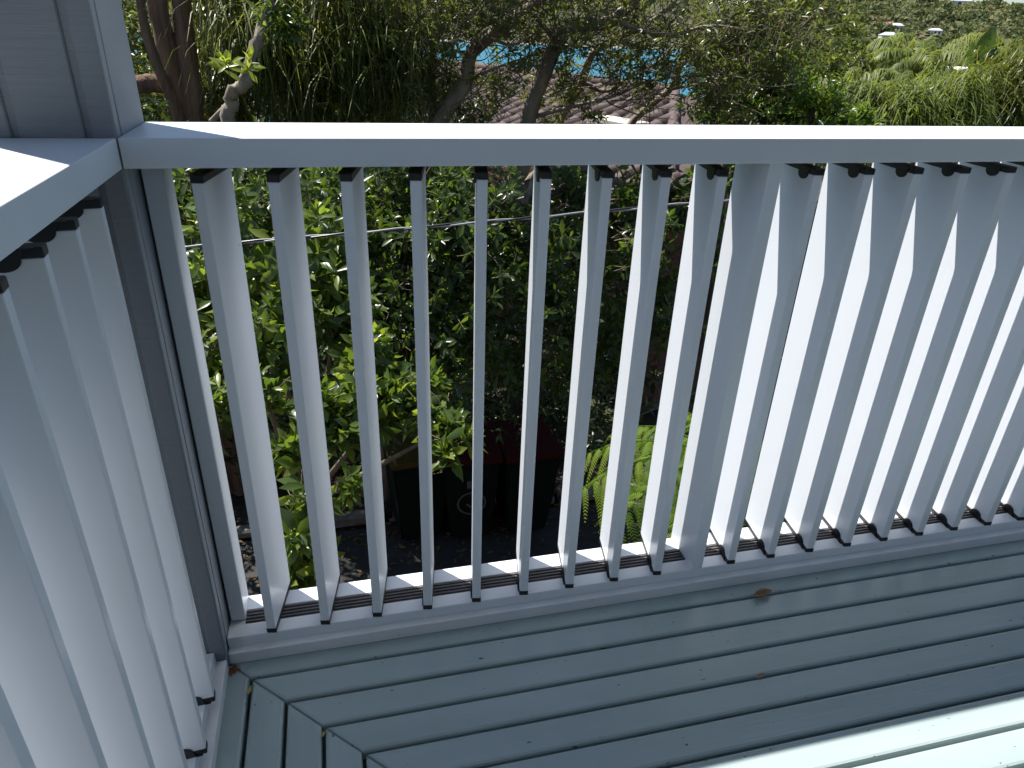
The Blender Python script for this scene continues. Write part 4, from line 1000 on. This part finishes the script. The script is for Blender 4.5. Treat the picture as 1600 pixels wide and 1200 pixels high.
def far_house(px, py, D, wx, wy, h, wallm, roofm, label, pitch=.45, rz=.4, dz=0.0):
    c = at(px, py, D); g = c[2] - h - wy * pitch * .5
    t_ = empty('far_house', (c[0], c[1], g), rz); tag(t_, label, 'house', 'houses on the far hillside')
    bm = bmesh.new(); bm_box(bm, (-wx / 2, -wy / 2, -3), (wx / 2, wy / 2, h)); link('wall', bm_mesh('wall', bm), wallm, t_, (0, 0, 0))
    e = .2; zz = h + wy * pitch * .5
    v = [(-wx / 2 - e, -wy / 2 - e, h), (wx / 2 + e, -wy / 2 - e, h), (wx / 2 + e, wy / 2 + e, h), (-wx / 2 - e, wy / 2 + e, h), (-wx * .25, 0, zz), (wx * .25, 0, zz)]
    f = [(0, 1, 5, 4), (1, 2, 5), (2, 3, 4, 5), (3, 0, 4), (3, 2, 1, 0)]
    me = bpy.data.meshes.new('roof'); me.from_pydata(v, [], f); me.update(); link('roof', me, roofm, t_, (0, 0, .003))
    for k in (-.28, .05, .3):
        bm = bmesh.new(); bm_box(bm, (k * wx - wx * .06, -wy / 2 - .05, h * .35), (k * wx + wx * .06, -wy / 2 + .05, h * .78)); link('window', bm_mesh('window', bm), M['glass'], t_, (0, 0, 0))
far_house(1386, 34, 430, 9, 8, 2.6, M['cream'], M['roof_terra'], 'distant house with a terracotta roof under the purple tree', rz=-.6)
far_house(1402, 36, 425, 6, 5, 3.0, M['house_white'], M['roof_grey'], 'distant small white house right of the terracotta roof', rz=-.5)
far_house(1390, 50, 330, 6, 5, 2.5, M['cream'], M['roof_grey'], 'distant grey roofed house below the terracotta roof', rz=-.4)
far_house(1462, 44, 400, 6, 4, 2.0, M['house_white'], M['roof_grey'], 'tiny pale house among trees right of the white one', rz=-.7)
far_house(1497, 104, 70, 2.6, 2.2, 1.6, M['house_white'], M['house_white'], 'white walled house showing between the palms', pitch=.2, rz=-.6)
far_house(1370, 88, 90, 4, 3, 2.0, M['house_white'], M['roof_terra'], 'pale house with a tiled roof behind the left palm', rz=-.5)
far_house(1497, -4, 600, 16, 9, 3.5, M['house_white'], M['roof_grey'], 'white house with a pale roof on the hill crest', rz=-.5)
# pale metal roof just above the rail at the right corner
c = at(1555, 190, 17); wh = empty('shed', (c[0], c[1], GZ - .2), -.5); tag(wh, 'shed with a pale metal roof at the right end above the rail', 'shed')
bm = bmesh.new(); bm_box(bm, (-1.3, -.9, 0), (1.3, .9, c[2] - GZ - .05)); link('wall', bm_mesh('wall', bm), M['house_white'], wh, (0, 0, 0))
h_ = c[2] - GZ + .0; me = bpy.data.meshes.new('roof'); me.from_pydata([(-1.5, -1.1, h_ - .1), (1.5, -1.1, h_ - .1), (1.5, 1.1, h_ + .3), (-1.5, 1.1, h_ + .3), (-1.5, -1.1, h_ - .16), (1.5, -1.1, h_ - .16), (1.5, 1.1, h_ + .24), (-1.5, 1.1, h_ + .24)], [], [(0, 1, 2, 3), (7, 6, 5, 4), (0, 4, 5, 1), (1, 5, 6, 2), (2, 6, 7, 3), (3, 7, 4, 0)]); me.update(); link('roof', me, M['roof_grey'], wh, (0, 0, 0))
# jacaranda
rng = np.random.default_rng(33); jc = at(1372, 33, 440)
jt = empty('jacaranda_tree', (jc[0], jc[1], jc[2] - 6)); tag(jt, 'purple flowering tree on the distant hillside', 'tree')
d = norm(rng.normal(size=(500, 3))); d[:, 2] = np.abs(d[:, 2]) - .2
pos = jc + d * np.array([7, 5, 2.6]) * rng.uniform(.5, 1, (500, 1)); V, F = scatter(FL3, pos, frames(norm(np.cross(d, rng.normal(size=d.shape))), norm(d + rng.normal(0, .3, d.shape))), rng.uniform(.9, 1.6, 500))
o = link('crown', mesh_np('crown', V, F, leaf_rnd(rng, 500, 3)), M['lf_jac'], jt); o['kind'] = 'stuff'
limb('trunk', [(jc[0], jc[1], jc[2] - 6), (jc[0] + .2, jc[1], jc[2] - 3), tuple(jc)], .35, .2, M['bark'], jt, 8, 7)
